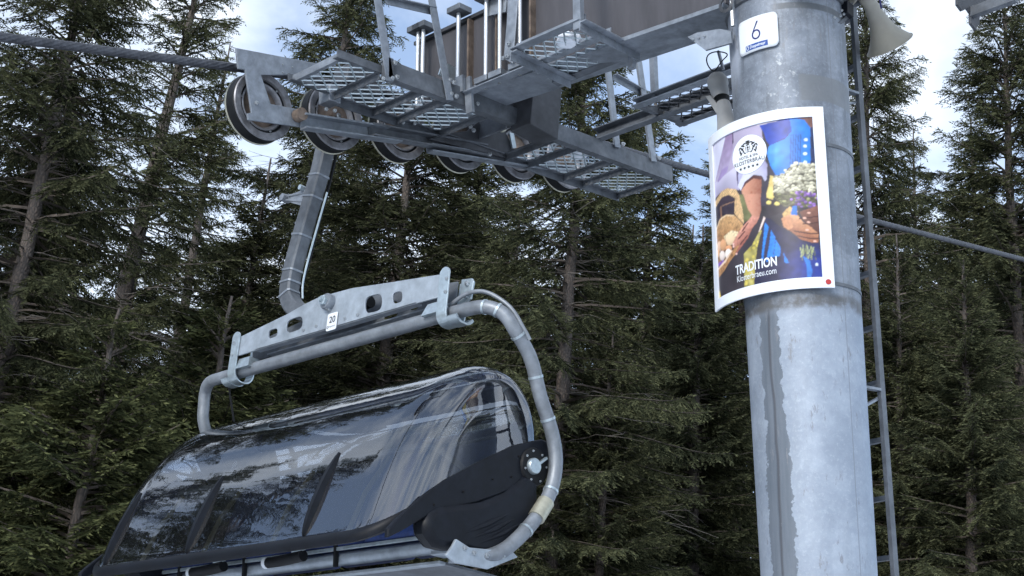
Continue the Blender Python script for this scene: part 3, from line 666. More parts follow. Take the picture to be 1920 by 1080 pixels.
# ------------------------------------------------------------------ maintenance platform beside the sheaves
PL0, PL1 = -6.03, -5.61
PSL = math.tan(math.radians(8.3))
def pz(v): return 5.51 + (v - 4.03) * PSL
plat = thing('maintenance_platform', 'galvanised mesh maintenance platform with posts beside the pulley battery', 'platform', (-5.8, 5.4, 5.4))
def mesh_panel(o, eu, ev, lu, lv, parent, name='mesh_panel', cu=0.040, cv=0.095, w=0.0075, mat='zinc'):
    """expanded metal: real strands meeting at the knots; o corner, eu/ev unit axes"""
    o = np.array(o, float); eu = np.array(eu, float); ev = np.array(ev, float); nn = np.cross(eu, ev); b = MB()
    nu = max(2, round(lu / cu)); nv = max(2, round(lv / (cv / 2))); cu = lu / nu; dv = lv / nv
    for j in range(nu):
        sgn = 1 if j % 2 else -1
        for i in range(nv):
            y0 = (j + 0.5) * cu + sgn * (1 if i % 2 else -1) * cu * 0.46; y1 = (j + 0.5) * cu - sgn * (1 if i % 2 else -1) * cu * 0.46
            b.bar(o + eu * y0 + ev * dv * i, o + eu * y1 + ev * dv * (i + 1), w, 0.007, nn + eu * 0.6)
    return b.build(name, mat, parent)
EU = np.array([1.0, 0, 0]); EV = np.array([0, 1, PSL]); EV = EV / np.linalg.norm(EV); EN = np.cross(EU, EV)
cuts = [4.03, 4.29, 4.60, 4.78, 5.10, 5.66, 5.86, 6.20, 6.38, 6.73]
def prof(v): return np.array([0, v, pz(v)])
for i in range(len(cuts) - 1):
    v0, v1 = cuts[i] + 0.02, cuts[i + 1] - 0.02
    if i == 4: continue
    mesh_panel(prof(v0) + EU * (PL0 + 0.015), EU, EV, PL1 - PL0 - 0.03, (v1 - v0) / EV[1], plat)
for i, v in enumerate(cuts):
    p = MB(); p.angle(prof(v) + EU * PL0, prof(v) + EU * PL1, 0.022, 0.040, 0.006, EN, 1 if i else -1, -1 if i else 1); p.build('cross_angle', 'galv' if i == 0 else 'galv_dull', plat)
for u, s_ in ((PL0, 1), (PL1, -1)):
    p = MB(); p.angle(prof(4.0) + EU * u, prof(4.31) + EU * u, 0.03, 0.045, 0.006, EN, s_, 1); p.build('edge_angle', 'galv_dull', plat)
# long channel on the tower side, thinner edge angle on the sheave side
p = MB(); p.channel(prof(4.30) + EU * (PL1 + 0.035) + EN * 0.02, prof(6.75) + EU * (PL1 + 0.035) + EN * 0.02, 0.105, 0.045, 0.008, EN, -1); p.build('long_channel', 'galv_dull', plat)
p = MB(); p.angle(prof(4.31) + EU * (PL0 - 0.005), prof(6.75) + EU * (PL0 - 0.005), 0.03, 0.05, 0.006, EN, 1, -1); p.build('edge_angle', 'galv_dull', plat)
p = MB(); p.box(prof(4.295) + EU * (PL0 - 0.01) + EN * -0.005, (0.05, 0.04, 0.045), (EU, EV, EN)); p.build('end_box', 'galv', plat, False, 0.004)
p = MB(); p.box(prof(4.325) + EU * (PL1 + 0.025) + EN * 0.02, (0.03, 0.02, 0.06), (EU, EV, EN)); p.build('end_box', 'galv_dull', plat, False, 0.004)
# rail posts and rails
PU2 = -5.555
for a, b in (((705, -65), (738, 152)), ((800, -85), (850, 188)), ((1128, -20), (1163, 277)), ((1183, -20), (1231, 303))):
    p = MB(); A, B = at(*a, U=PU2), at(*b, U=PU2); p.angle(A, B, 0.045, 0.05, 0.007, EU, 1, -1); p.build('rail_post', 'galv', plat)
    d = (A - B) / np.linalg.norm(A - B)
    for k in (0.03, 0.11): bolt(B + d * k + EU * 0.004 + np.array([0, 0.022, 0]), EU, 0.014, plat)
for a, b in (((722, -5), (812, 16)), ((1150, 140), (1203, 170)), ((1128, 0), (1185, 20))):
    p = MB(); p.angle(at(*a, U=PU2 - 0.03), at(*b, U=PU2 - 0.03), 0.03, 0.04, 0.006, (0, 0, 1), 1, -1); p.build('rail', 'galv', plat)
# upright pointed bracket between platform and cross arm, round gusset plates
p = MB(); p.prism([at(x, y, V=4.83) for x, y in ((953, -40), (974, -40), (966, 60), (961, 119), (944, 110), (950, 40))], (0, 0.008, 0)); p.build('hanger_strap', 'galv', plat, False, 0.002)
for x, y in ((955, 83), (953, 106), (944, 110)): bolt(at(x, y, V=4.828), (0, -1, 0), 0.013, plat)
p = MB(); p.prism([at(x, y, U=-5.75) for x, y in ((821, 140), (828, 118), (838, 120), (850, 126), (864, 132), (872, 150), (868, 158), (830, 146))], (0.01, 0, 0)); p.build('gusset', 'zinc', plat)
p = MB(); p.box(prof(4.86) + EU * (PL1 + 0.03) + EN * 0.09, (0.03, 0.012, 0.05), (EU, EV, EN)); p.build('gusset', 'galv', plat)
for x, y in ((611, 205), (627, 208), (718, 148), (735, 147), (843, 150), (846, 176), (890, 152), (895, 195), (755, 230), (777, 232)): bolt(at(x, y, U=PL1 + 0.05 if x > 700 and y < 200 else PL0 + 0.02), (1, -0.2, 0), 0.012, plat)
# lump of old snow on the walkway comes below; a crossing stub channel

# ------------------------------------------------------------------ walkway under the cross arm
walk = thing('cross_arm_walkway', 'narrow mesh walkway hanging below the cross arm with a lump of snow on it', 'walkway', (-5.0, 4.9, 5.6))
WZ = 5.665
for v, u0, u1, m in ((4.70, -4.99, -4.50, 'galv'), (4.90, -5.56, -4.50, 'galv'), (5.10, -5.10, -4.50, 'galv_dull')):
    p = MB(); p.angle((u0, v, WZ + (v - 4.9) * 0.1), (u1, v, WZ + (v - 4.9) * 0.1), 0.045, 0.055, 0.007, (0, 0, 1), -1 if v > 5 else 1, 1); p.build('long_angle', m, walk)
for u in (-4.50, -4.99):
    p = MB(); p.angle((u, 4.66, WZ - 0.03), (u, 5.13, WZ + 0.015), 0.04, 0.05, 0.007, (0, 0, 1), 1, -1); p.build('cross_angle', 'galv', walk)
mesh_panel((-4.98, 4.71, WZ - 0.012), (1, 0, 0), (0, 0.995, 0.1), 0.47, 0.18, walk, cu=0.036)
mesh_panel((-5.08, 4.92, WZ + 0.006), (1, 0, 0), (0, 0.995, 0.1), 0.57, 0.17, walk, cu=0.036)
MB().bar((-4.52, 4.68, WZ - 0.06), (-4.52, 4.60, WZ + 0.62), 0.05, 0.03, (0, 1, 0)).build('post', 'galv', walk)
MB().bar((-4.52, 5.10, WZ - 0.09), (-4.52, 5.10, WZ + 0.05), 0.035, 0.03, (0, 1, 0)).build('post', 'galv', walk)
MB().bar((-5.53, 4.90, WZ - 0.12), (-5.55, 4.87, WZ + 0.10), 0.05, 0.02, (0, 1, 0)).build('post', 'galv', walk)
# ------------------------------------------------------------------ rear walkway to the pole
rear = thing('rear_walkway', 'mesh walkway behind the tower leading from the platform to the ladder', 'walkway', (-5.1, 6.0, 5.8))
def wz2(v): return 5.915 + (v - 6.05) * 0.16
for v, h, m in ((5.84, 0.05, 'galv'), (6.05, 0.085, 'galv_dull'), (6.27, 0.04, 'galv_dull')):
    u0 = {5.84: -5.12, 6.05: -5.62, 6.27: -5.14}[v]
    p = MB(); p.channel((u0, v, wz2(v)), (-4.15, v, wz2(v)), h, 0.04, 0.007, (0, 0, 1), 1); p.build('long_channel', m, rear)
for u in (-5.10, -4.55, -4.17): MB().bar((u, 5.83, wz2(5.83)), (u, 6.28, wz2(6.28)), 0.03, 0.04).build('cross_angle', 'galv_dull', rear)
for u0, u1 in ((-5.08, -4.57), (-4.53, -4.19)):
    mesh_panel((u0, 5.86, wz2(5.86)), (1, 0, 0), (0, 0.987, 0.158), u1 - u0, 0.18, rear, cu=0.04, mat='galv_dark')
    mesh_panel((u0, 6.07, wz2(6.07)), (1, 0, 0), (0, 0.987, 0.158), u1 - u0, 0.19, rear, cu=0.04, mat='galv_dark')
MB().bar((-4.98, 5.84, wz2(5.84)), (-4.98, 5.74, wz2(5.84) + 0.75), 0.035, 0.035).build('post', 'galv', rear)
MB().bar((-4.98, 5.77, wz2(5.84) + 0.30), (-4.20, 5.77, wz2(5.84) + 0.30), 0.03, 0.03).build('rail', 'galv', rear)
MB().bar((-4.98, 5.75, wz2(5.84) + 0.60), (-4.20, 5.75, wz2(5.84) + 0.60), 0.03, 0.03).build('rail', 'galv', rear)
MB().bar((-5.02, 6.27, wz2(6.27) - 0.10), (-5.02, 6.27, wz2(6.27) + 0.03), 0.05, 0.04).build('post', 'galv_dark', rear)
# right-hand side walkway bracket of the other line
oth = thing('side_bracket', 'dark steel walkway bracket cut off at the top right corner', 'bracket', tuple(at(1830, 10, U=-2.55)))
p = MB(); p.prism([at(x, y, U=-2.55) for x, y in ((1791, -60), (1791, 10), (1800, 22), (1809, 17), (1816, 26), (1816, 45), (1826, 58), (1827, 50), (1832, 47), (1832, 24), (1858, -2), (1858, -60))], (0.012, 0, 0)); p.build('plate', 'galv_dark', oth)
p = MB(); p.bar(at(1822, 24, U=-2.54), at(1905, -6, V=at(1822, 24, U=-2.54)[1]), 0.03, 0.045); p.build('arm', 'galv_dull', oth)
# snow lying on the mesh
def lump(c, r, seed):
    rng = np.random.default_rng(seed); bm = bmesh.new(); bmesh.ops.create_icosphere(bm, subdivisions=3, radius=1.0)
    w = rng.normal(size=(5, 3)) * 2.2
    for v in bm.verts:
        k = 1 + 0.22 * sum(math.sin(float(np.dot(w[i], v.co[:])) + i) for i in range(5)) / 2
        v.co = Vector((v.co.x * r[0] * k, v.co.y * r[1] * k, (v.co.z if v.co.z > 0 else v.co.z * 0.35) * r[2] * k)) + Vector(c)
    me = bpy.data.meshes.new('snow_lump'); bm.to_mesh(me); bm.free(); return link('snow_lump', me, 'snow', None, 'all')
tag(lump((-4.73, 4.82, WZ + 0.012), (0.075, 0.06, 0.05), 3), 'small lump of white snow lying on the walkway mesh under the cross arm', 'snow')
tag(lump((-5.72, 6.02, pz(6.02) + 0.02), (0.08, 0.06, 0.045), 5), 'patch of snow on the platform mesh below the square post', 'snow')

# ------------------------------------------------------------------ loudspeakers on the tower
def seen(x, y, depth): return EYE + ROT @ np.array([x - 960.0, 540.0 - y, -FPX]) * depth / FPX
def horn(label, p0, p1, r0, r1, mat, inside='dark', driver=True):
    p0, p1 = np.array(p0), np.array(p1); ax = p1 - p0; L = np.linalg.norm(ax); ax /= L
    t = thing('horn_loudspeaker', label, 'loudspeaker', tuple(p0))
    pr = [(r0 + (r1 - r0) * (0.30 * s + 0.70 * s ** 3.2), L * s) for s in np.linspace(0, 1, 16)]
    lip = [(r1 * 1.03, L * 1.0), (r1 * 1.035, L * 1.012), (r1 * 0.99, L * 1.012)]
    MB().lathe(pr + lip + [(r * 0.965 - 0.002, h) for r, h in pr[::-1]], p0, ax, 40).build('horn', mat, t, True)
    MB().lathe([(0.001, L * 0.25), (r0 + (r1 - r0) * 0.08, L * 0.25)], p0, ax, 24).build('throat', inside, t)
    if driver:
        MB().lathe([(0.001, -0.075), (r0 * 0.9, -0.072), (r0 * 1.25, -0.055), (r0 * 1.25, -0.012), (r0 * 1.05, 0.0), (r0 * 1.05, 0.03)], p0, ax, 28).build('driver', mat, t, True)
    return t, p0, ax
t, p0, ax = horn('grey beige horn loudspeaker flaring down to the right of the tower head', seen(1630, 4, 7.30), seen(1668, 84, 7.36), 0.034, 0.118, 'horn')
MB().bar(p0 + np.array([-0.30, -0.05, 0.02]), p0 + np.array([0.0, 0.0, 0.03]), 0.025, 0.05).build('mounting_arm', 'galv_dull', t)
MB().tube(spline([at(1651, -30, U=-3.2), at(1650, 0, U=-3.22), at(1653, 16, U=-3.22)]), 0.005, 8).build('cable', 'navy', t, True)
t, p0, ax = horn('second beige horn loudspeaker in front of the tower head, cut by the top edge', at(1545, -78, U=-3.52), at(1570, -8, U=-3.42), 0.030, 0.105, 'horn')
MB().bar(at(1545, 20, U=-3.45), at(1650, -18, U=-3.38), 0.02, 0.03).build('mounting_arm', 'galv_dull', t)
MB().box(at(1580, 22, U=-3.41), (0.045, 0.03, 0.035)).build('clamp', 'black', t, False, 0.004)
for x, y in ((1578, 20), (1582, 27), (1576, 30), (1565, 33)): bolt(at(x, y, U=-3.36), (0.6, -0.7, 0), 0.007, t)
MB().prism([at(x, y, U=-3.40) for x, y in ((1590, 8), (1596, 6), (1590, 34), (1575, 46), (1567, 44), (1580, 34))], (0.012, 0, 0)).build('gusset', 'galv_dull', t)
t, p0, ax = horn('grey horn loudspeaker with rounded driver hanging left of the tower above the poster', at(1356, 196, V=5.42), at(1372, 285, V=5.35), 0.038, 0.10, 'horngrey', driver=False)
c = at(1346, 156, V=5.44)
MB().lathe([(0.001, -0.062), (0.025, -0.058), (0.045, -0.042), (0.055, -0.015), (0.055, 0.012), (0.050, 0.022), (0.048, 0.075), (0.044, 0.12)], c, at(1357, 205, V=5.42) - c, 32).build('driver', 'horngrey', t, True)
MB().prism([at(x, y, V=5.38) for x, y in ((1322, 180), (1331, 178), (1358, 213), (1346, 218))], (0, 0.03, 0)).build('bracket', 'horngrey', t, False, 0.003)
MB().bar(at(1347, 96, V=5.46), at(1356, 130, V=5.46), 0.016, 0.012).build('strap', 'galv', t)
cc = at(1344, 113, V=5.42); MB().tube([cc + np.array([math.cos(a) * 0.062, 0.02 * math.sin(2 * a), math.sin(a) * 0.052]) for a in np.linspace(0, 2 * math.pi, 30)], 0.0035, 6).build('cable', 'rubber', t, True)

# ------------------------------------------------------------------ number plate 6
def on_pole(th, h, off):
    r = pole_r(h) + off; a = math.radians(th); return tw(r * math.cos(a), r * math.sin(a), h)
num = thing('number_plate', 'curved white number plate with a blue 6 on the tower', 'sign', tuple(tw(0, -0.28, 1.1)))
def plate_grid(th0, th1, h0, h1, off, rc, mapf, n=24):
    """sheet with rounded corners laid on a curved surface"""
    w, hh = 1.0, 1.0; b = MB(); v = []; f = []
    cols = [i / n for i in range(n + 1)]
    for s in cols:
        x = s; k = 0.0
        for e in (x, 1 - x):
            if e < rc: k = max(k, rc - math.sqrt(max(0, rc * rc - (rc - e) ** 2)))
        for tt in np.linspace(k, 1 - k, 9): v.append(mapf(th0 + (th1 - th0) * s, h0 + (h1 - h0) * tt, off))
    for i in range(n):
        for j in range(8): f.append((i * 9 + j, (i + 1) * 9 + j, (i + 1) * 9 + j + 1, i * 9 + j + 1))
    b.add(v, f); return b
def solid(o, th):
    m = o.modifiers.new('solid', 'SOLIDIFY'); m.thickness = th; m.offset = 0; return o
solid(plate_grid(-107.5, -64.5, 1.117, 1.295, 0.012, 0.11, on_pole).build('plate', 'white', num, 'all'), 0.003)
def stick(vf, name, mat, parent, place, maxlen=0.02):
    """flat lettering wrapped on a curved surface"""
    v, f = vf; bm = bmesh.new(); vs_ = [bm.verts.new(q) for q in v]
    for g in f:
        try: bm.faces.new([vs_[i] for i in g])
        except ValueError: pass
    bmesh.ops.triangulate(bm, faces=bm.faces)
    for q in bm.verts: q.co = Vector(place(q.co.x, q.co.y))
    me = bpy.data.meshes.new(name); bm.to_mesh(me); bm.free(); return link(name, me, mat, parent)
RP = pole_r(1.2) + 0.012
def on_num(x, y): return on_pole(-86.5 + math.degrees(x / RP), 1.117 + y, 0.0150)
# the numeral: ring plus slanting stem
def ring_poly(cx, cy, rx, ry, t_, n=40):
    v = []; f = []
    for i in range(n):
        a = 2 * math.pi * i / n; v += [(cx + rx * math.cos(a), cy + ry * math.sin(a), 0), (cx + (rx - t_) * math.cos(a), cy + (ry - t_) * math.sin(a), 0)]
    for i in range(n): j = (i + 1) % n; f.append((2 * i, 2 * j, 2 * j + 1, 2 * i + 1))
    return v, f
stick(ring_poly(0.002, 0.083, 0.0235, 0.0255, 0.0075), 'numeral', 'navy', num, on_num)
def on_num2(x, y): return on_pole(-86.5 + math.degrees(x / RP), 1.117 + y, 0.0153)
stick(([(-0.0215, 0.090, 0), (-0.0145, 0.094, 0), (0.0165, 0.150, 0), (0.0085, 0.1525, 0)], [(0, 1, 2, 3)]), 'numeral', 'navy', num, on_num2)
stick(([(-0.062, 0.012, 0), (-0.03, 0.012, 0), (0.0, 0.012, 0), (0.03, 0.012, 0), (0.060, 0.012, 0), (0.060, 0.040, 0), (0.03, 0.040, 0), (0.0, 0.040, 0), (-0.03, 0.040, 0), (-0.062, 0.040, 0)], [(0, 1, 8, 9), (1, 2, 7, 8), (2, 3, 6, 7), (3, 4, 5, 6)]), 'maker_bar', 'inkblue', num, on_num)
v, f = text_mesh('Doppelmayr', 0.021, 'LEFT', 0.0004); v = v * np.array([0.80, 1, 1]) + np.array([-0.036, 0.020, 0])
stick((v, f), 'lettering', 'white', num, on_num2)
v, f = ring_poly(-0.050, 0.026, 0.0085, 0.011, 0.003); stick((v, f), 'maker_mark', 'white', num, on_num2)

# ------------------------------------------------------------------ framed poster, bowed round the tower
AL = math.radians(24.0); PRC = 0.45; PW = 0.68; PH = 0.88; PH0 = 0.35
pn = np.array([math.sin(AL), -math.cos(AL)]); pe = np.array([math.cos(AL), math.sin(AL)])
def on_poster(x, y, off=0.0):
    """x along the arc (-PW/2..PW/2), y up from the centre"""
    a = (x - 0.15) / PRC; q = pn * (0.285 - PRC) + (PRC + off) * (pn * math.cos(a) + pe * math.sin(a)); return tw(q[0], q[1], PH0 + y)
post = thing('advertising_poster', 'white framed poster of hands with egg basket and flowers on the tower', 'poster', tuple(on_poster(0, -PH / 2)))
def sheet(x0, x1, y0, y1, off, nx=40, ny=2):
    b = MB(); v = [on_poster(x0 + (x1 - x0) * i / nx, y0 + (y1 - y0) * j / ny, off) for i in range(nx + 1) for j in range(ny + 1)]
    b.add(v, [(i * (ny + 1) + j, (i + 1) * (ny + 1) + j, (i + 1) * (ny + 1) + j + 1, i * (ny + 1) + j + 1) for i in range(nx) for j in range(ny)]); return b
solid(sheet(-PW / 2 + 0.004, PW / 2 - 0.004, -PH / 2 + 0.004, PH / 2 - 0.004, -0.006).build('backing', 'galv', post, 'all'), 0.006)
FX, FY = 0.052, 0.050
for x0, x1, y0, y1 in ((-PW / 2, -PW / 2 + FX, -PH / 2, PH / 2), (PW / 2 - FX, PW / 2, -PH / 2, PH / 2), (-PW / 2 + FX, PW / 2 - FX, PH / 2 - FY, PH / 2), (-PW / 2 + FX, PW / 2 - FX, -PH / 2, -PH / 2 + FY)):
    solid(sheet(x0, x1, y0, y1, 0.004, 30 if x1 - x0 > 0.1 else 6).build('frame', 'frame', post, False), 0.008)
# straps that hold it
for h in (0.62, -0.055):
    b = MB(); b.lathe([(pole_r(h) + 0.001, h - 0.008), (pole_r(h) + 0.004, h - 0.008), (pole_r(h) + 0.004, h + 0.008), (pole_r(h) + 0.001, h + 0.008)], (0, 0, 0), (0, 0, 1), 64); o = tower_local(b.build('strap', 'galv_dull', post, True))
# the print: colours laid cell by cell on the curved sheet, artboard coordinates = print millimetres from its top left
AX0, AX1, AY0, AY1 = -PW / 2 + FX, PW / 2 - FX, -PH / 2 + FY, PH / 2 - FY
NXP, NYP = 190, 270
def print_colours():
    """the printed picture, painted cell by cell (linear ink colours)"""
    S, T = np.meshgrid((np.arange(NXP) + .5) / NXP, (np.arange(NYP) + .5) / NYP)
    bow = 4 * S * (1 - S) * -(6.5 - 3.1 * T)                       # the sheet is bowed, rows arch upwards
    X = (1341 * (1 - S) + 1523 * S) * (1 - T) + (1355 * (1 - S) + 1543 * S) * T
    Y = (282 * (1 - S) + 232 * S) * (1 - T) + (563 * (1 - S) + 525 * S) * T + bow
    XA, YA = (X - 1330) * 6, (Y - 220) * 6; XB, YB = (X - 1330) * 5.142, (Y - 380) * 5.142
    rng = np.random.default_rng(2); I = np.zeros((NYP, NXP, 3))
    def sm(k):
        g = rng.normal(size=(NYP, NXP))
        for ax_ in (0, 1):
            w = np.exp(-0.5 * (np.arange(-3 * k, 3 * k + 1) / k) ** 2); w /= w.sum(); g = np.apply_along_axis(lambda r_: np.convolve(r_, w, 'same'), ax_, g)
        return g / g.std()
    n1, n2, n3 = sm(1), sm(3), sm(8)
    lin = lambda c: (np.array(c, float) / 255) ** 2.2
    def inside(poly, P, Q):
        q = np.array(poly, float); r = np.zeros(X.shape, bool); j = len(q) - 1
        for i in range(len(q)):
            (xi, yi), (xj, yj) = q[i], q[j]
            r ^= ((yi > Q) != (yj > Q)) & (P < (xj - xi) * (Q - yi) / (yj - yi + 1e-9) + xi); j = i
        return r
    def put(m, col, var=0.08, noise=None, col2=None, g=None):
        c = np.ones(X.shape + (3,)) * lin(col)
        if col2 is not None: c = c * (1 - g)[..., None] + lin(col2) * g[..., None]
        c = c * np.clip(1 + var * (n2 if noise is None else noise), 0.2, 2)[..., None]; I[m] = c[m]
    def A(poly, col, var=0.08, noise=None, col2=None, g=None): put(inside(poly, XA, YA), col, var, noise, col2, g)
    def B(poly, col, var=0.08, noise=None, col2=None, g=None): put(inside(poly, XB, YB), col, var, noise, col2, g)
    def disc(P, Q, cx, cy, rx, ry, col, sh=0.25):
        u, v = (P - cx) / rx, (Q - cy) / ry; m = u * u + v * v < 1; k = np.clip(1 + sh * (-u * 0.4 - v) - 0.15 * (u * u + v * v), 0.2, 1.6)
        I[m] = (lin(col) * k[..., None])[m]
    ramp = lambda P, a, b: np.clip((P - a) / (b - a), 0, 1)
    I[:] = lin((62, 56, 62)) * (1 + 0.18 * n3)[..., None]
    # shirt
    A([(40, 390), (400, 245), (700, 150), (760, 600), (470, 640), (480, 900), (330, 870), (230, 900), (80, 980)], (170, 160, 184), 0.06, n3)
    A([(90, 380), (300, 295), (235, 480), (160, 680), (105, 800), (80, 500)], (206, 206, 226), 0.05, n3)
    A([(300, 295), (395, 255), (405, 420), (345, 620), (240, 655), (110, 775), (170, 650), (250, 470)], (142, 122, 156), 0.08, n2, (172, 158, 190), ramp(YA, 300, 650))
    A([(105, 800), (250, 740), (455, 630), (475, 880), (330, 862), (230, 892), (100, 960)], (198, 194, 214), 0.06, n3, (170, 164, 190), ramp(YA, 700, 900))
    A([(240, 655), (345, 620), (320, 690), (180, 790), (150, 790)], (158, 140, 186), 0.05)
    A([(395, 255), (407, 252), (412, 360), (396, 385)], (62, 46, 70), 0)
    A([(450, 650), (466, 640), (478, 860), (462, 850), (450, 740)], (88, 78, 104), 0.1)
    A([(655, 178), (880, 120), (745, 222), (705, 185), (690, 200)], (196, 188, 194), 0.05)
    # dress
    A([(950, 110), (1085, 105), (1145, 200), (1155, 610), (960, 660), (930, 745), (850, 745), (800, 640), (765, 500), (785, 420), (930, 340), (985, 250)], (42, 118, 208), 0.10, n2, (92, 162, 238), np.clip(0.9 - np.abs(XA - 850) / 160 - np.abs(YA - 480) / 260, 0, 1))
    A([(688, 190), (962, 108), (985, 240), (930, 330), (860, 372), (790, 415), (760, 362), (735, 270)], (36, 58, 148), 0.10, n2, (44, 72, 172), ramp(YA, 150, 400))
    m = inside([(975, 290), (1075, 280), (1080, 600), (965, 620)], XA, YA); I[m] *= (0.74 + 0.26 * np.sign(np.sin(XA * 0.30)))[m][:, None]
    A([(1015, 98), (1165, 70), (1165, 250), (1142, 195), (1092, 118)], (120, 84, 74), 0.15)
    A([(1150, 195), (1205, 180), (1215, 600), (1158, 595)], (40, 50, 84), 0.2, n1)
    for x, y in ((1108, 340), (1103, 413), (1106, 498), (1108, 592)): disc(XA, YA, x, y, 17, 17, (226, 236, 246), 0.05); disc(XA, YA, x, y, 5, 5, (70, 120, 190), 0)
    A([(700, 560), (735, 545), (800, 650), (850, 745), (800, 765), (765, 900), (775, 1085), (715, 1085), (730, 900), (770, 760)], (58, 52, 66), 0.12)
    # rolled sleeve and forearm
    A([(470, 630), (640, 555), (722, 545), (772, 625), (772, 790), (752, 812), (722, 750), (640, 738), (545, 815), (502, 905), (470, 865)], (206, 206, 226), 0.05, n2, (150, 146, 180), ramp(XA - 0.4 * YA, 330, 520))
    A([(470, 640), (560, 600), (540, 700), (490, 800), (470, 840)], (176, 174, 204), 0.05)
    A([(505, 900), (545, 825), (640, 745), (722, 760), (722, 800), (640, 775), (560, 830)], (92, 58, 58), 0.05)
    A([(508, 905), (560, 835), (640, 778), (722, 796), (718, 960), (708, 1090), (555, 1090)], (206, 150, 124), 0.07, n1, (140, 84, 66), np.clip(ramp(XA + 0.1 * YA, 640, 800) + 0.12 * n1, 0, 1))
    # basket handle and the dark behind it
    A([(110, 1070), (240, 962), (350, 942), (432, 985), (445, 1090), (110, 1090)], (66, 56, 66), 0.1)
    A([(95, 1010), (230, 900), (330, 868), (442, 888), (485, 960), (505, 1090), (445, 1090), (432, 985), (350, 942), (240, 962), (105, 1070)], (206, 172, 126), 0.25, np.sin((XA + YA) * 0.22) + 0.5 * n1)
    B([(90, 110), (190, 70), (365, 40), (372, 160), (250, 182), (105, 250)], (60, 52, 62), 0.12)
    B([(165, 92), (195, 82), (206, 186), (180, 195)], (132, 100, 84), 0.1); B([(205, 78), (372, 44), (372, 54), (208, 90)], (140, 110, 92), 0.05)
    B([(400, -10), (470, -10), (535, 180), (545, 215), (462, 255), (440, 130)], (112, 112, 78), 0.15)
    weave = np.sin(XB * 0.26 + YB * 0.10) * np.sin(YB * 0.30 - XB * 0.08) + 0.5 * n1
    B([(370, -10), (412, -10), (452, 150), (462, 265), (400, 205), (360, 162)], (204, 168, 124), 0.28, weave)
    B([(100, 300), (160, 208), (260, 172), (360, 182), (442, 248), (458, 292), (400, 372), (350, 432), (330, 482), (250, 592), (125, 668), (105, 400)], (196, 154, 108), 0.30, weave, (150, 106, 70), ramp(YB, 240, 420))
    B([(100, 292), (160, 205), (260, 168), (362, 178), (352, 190), (262, 182), (165, 222), (105, 308)], (226, 196, 156), 0.10, n1)
    B([(220, 372), (330, 318), (405, 338), (372, 425), (262, 435)], (230, 210, 170), 0.12, n1)
    B([(110, 470), (240, 400), (340, 440), (330, 500), (250, 590), (130, 655)], (150, 112, 76), 0.2, n1)
    for cx, cy, rx, ry, c in ((310, 408, 62, 50, (238, 206, 166)), (150, 460, 42, 50, (232, 192, 164)), (212, 450, 50, 54, (224, 168, 124)), (290, 484, 44, 28, (222, 160, 116)), (128, 522, 24, 40, (226, 178, 140)), (195, 547, 46, 46, (242, 226, 216)), (285, 537, 44, 48, (244, 232, 222))): disc(XB, YB, cx + 5, cy + 8, rx * 1.04, ry * 1.04, (96, 66, 46), 0); disc(XB, YB, cx, cy, rx, ry, c, 0.24)
    for cx, cy in ((135, 628), (160, 616), (205, 604), (185, 622)): disc(XB, YB, cx, cy, 20, 18, (132, 92, 178), 0.3)
    B([(118, 668), (180, 648), (250, 600), (330, 518), (400, 448), (432, 430), (442, 452), (400, 520), (300, 612), (220, 692), (130, 745)], (168, 124, 84), 0.34, weave)
    B([(118, 660), (240, 588), (330, 500), (337, 512), (247, 610), (124, 676)], (232, 204, 178), 0.05)
    # forearm runs down into the hand
    B([(455, -10), (612, -10), (617, 150), (603, 212), (560, 262), (518, 272), (540, 192), (500, 130)], (204, 148, 124), 0.08, n1, (136, 82, 66), np.clip(ramp(XB, 530, 640) + 0.12 * n1, 0, 1))
    B([(540, 192), (605, 205), (580, 262), (542, 312), (502, 402), (470, 442), (402, 522), (380, 556), (374, 532), (420, 452), (352, 486), (336, 446), (380, 380), (442, 300), (500, 242)], (206, 146, 128), 0.10, n1, (150, 92, 80), ramp(XB + YB, 760, 900))
    for q in ([(400, 400), (470, 330), (478, 338), (410, 410)], [(420, 450), (495, 370), (500, 380), (430, 462)], [(440, 330), (505, 250), (512, 256), (450, 340)]): B(q, (88, 52, 50), 0.0)
    for x, y in ((352, 470), (384, 540), (350, 448)): disc(XB, YB, x, y, 11, 9, (240, 200, 190), 0.1)
    # white hem, grass, skirt
    B([(640, 203), (656, 216), (612, 340), (590, 395), (600, 340)], (226, 204, 194), 0.03)
    B([(610, 330), (626, 330), (592, 470), (572, 640), (562, 845), (470, 850), (464, 542), (540, 468)], (166, 156, 92), 0.22, n2)
    for _ in range(26): x, y = rng.uniform(470, 600), rng.uniform(420, 820); m = inside([(610, 330), (626, 330), (592, 470), (572, 640), (562, 845), (470, 850), (464, 542), (540, 468)], XB, YB) & (((XB - x) / 14) ** 2 + ((YB - y) / 14) ** 2 < 1); I[m] = lin((214, 196, 96)) * rng.uniform(0.5, 1)
    B([(655, 216), (690, 222), (780, 300), (900, 390), (1065, 430), (1110, 760), (760, 810), (562, 850), (575, 640), (628, 560), (630, 330)], (46, 44, 70), 0.15, n2, (40, 56, 138), np.clip(ramp(XB, 760, 1000) * ramp(YB, 420, 640), 0, 1))
    for q in ([(650, 258), (683, 302), (652, 480), (641, 612), (625, 592), (640, 400)], [(700, 328), (738, 400), (722, 582), (690, 572), (682, 622), (664, 622), (692, 440)], [(740, 418), (778, 490), (777, 572), (724, 582)], [(800, 538), (847, 632), (814, 632)]): B(q, (44, 122, 212), 0.12, n1)
    B([(945, 556), (1000, 600), (1022, 700), (1012, 752), (983, 757), (974, 640)], (52, 116, 200), 0.12)
    # ribbon, bouquet
    A([(800, 748), (832, 758), (832, 980), (836, 1032), (774, 992), (770, 940), (790, 850)], (218, 192, 118), 0.08)
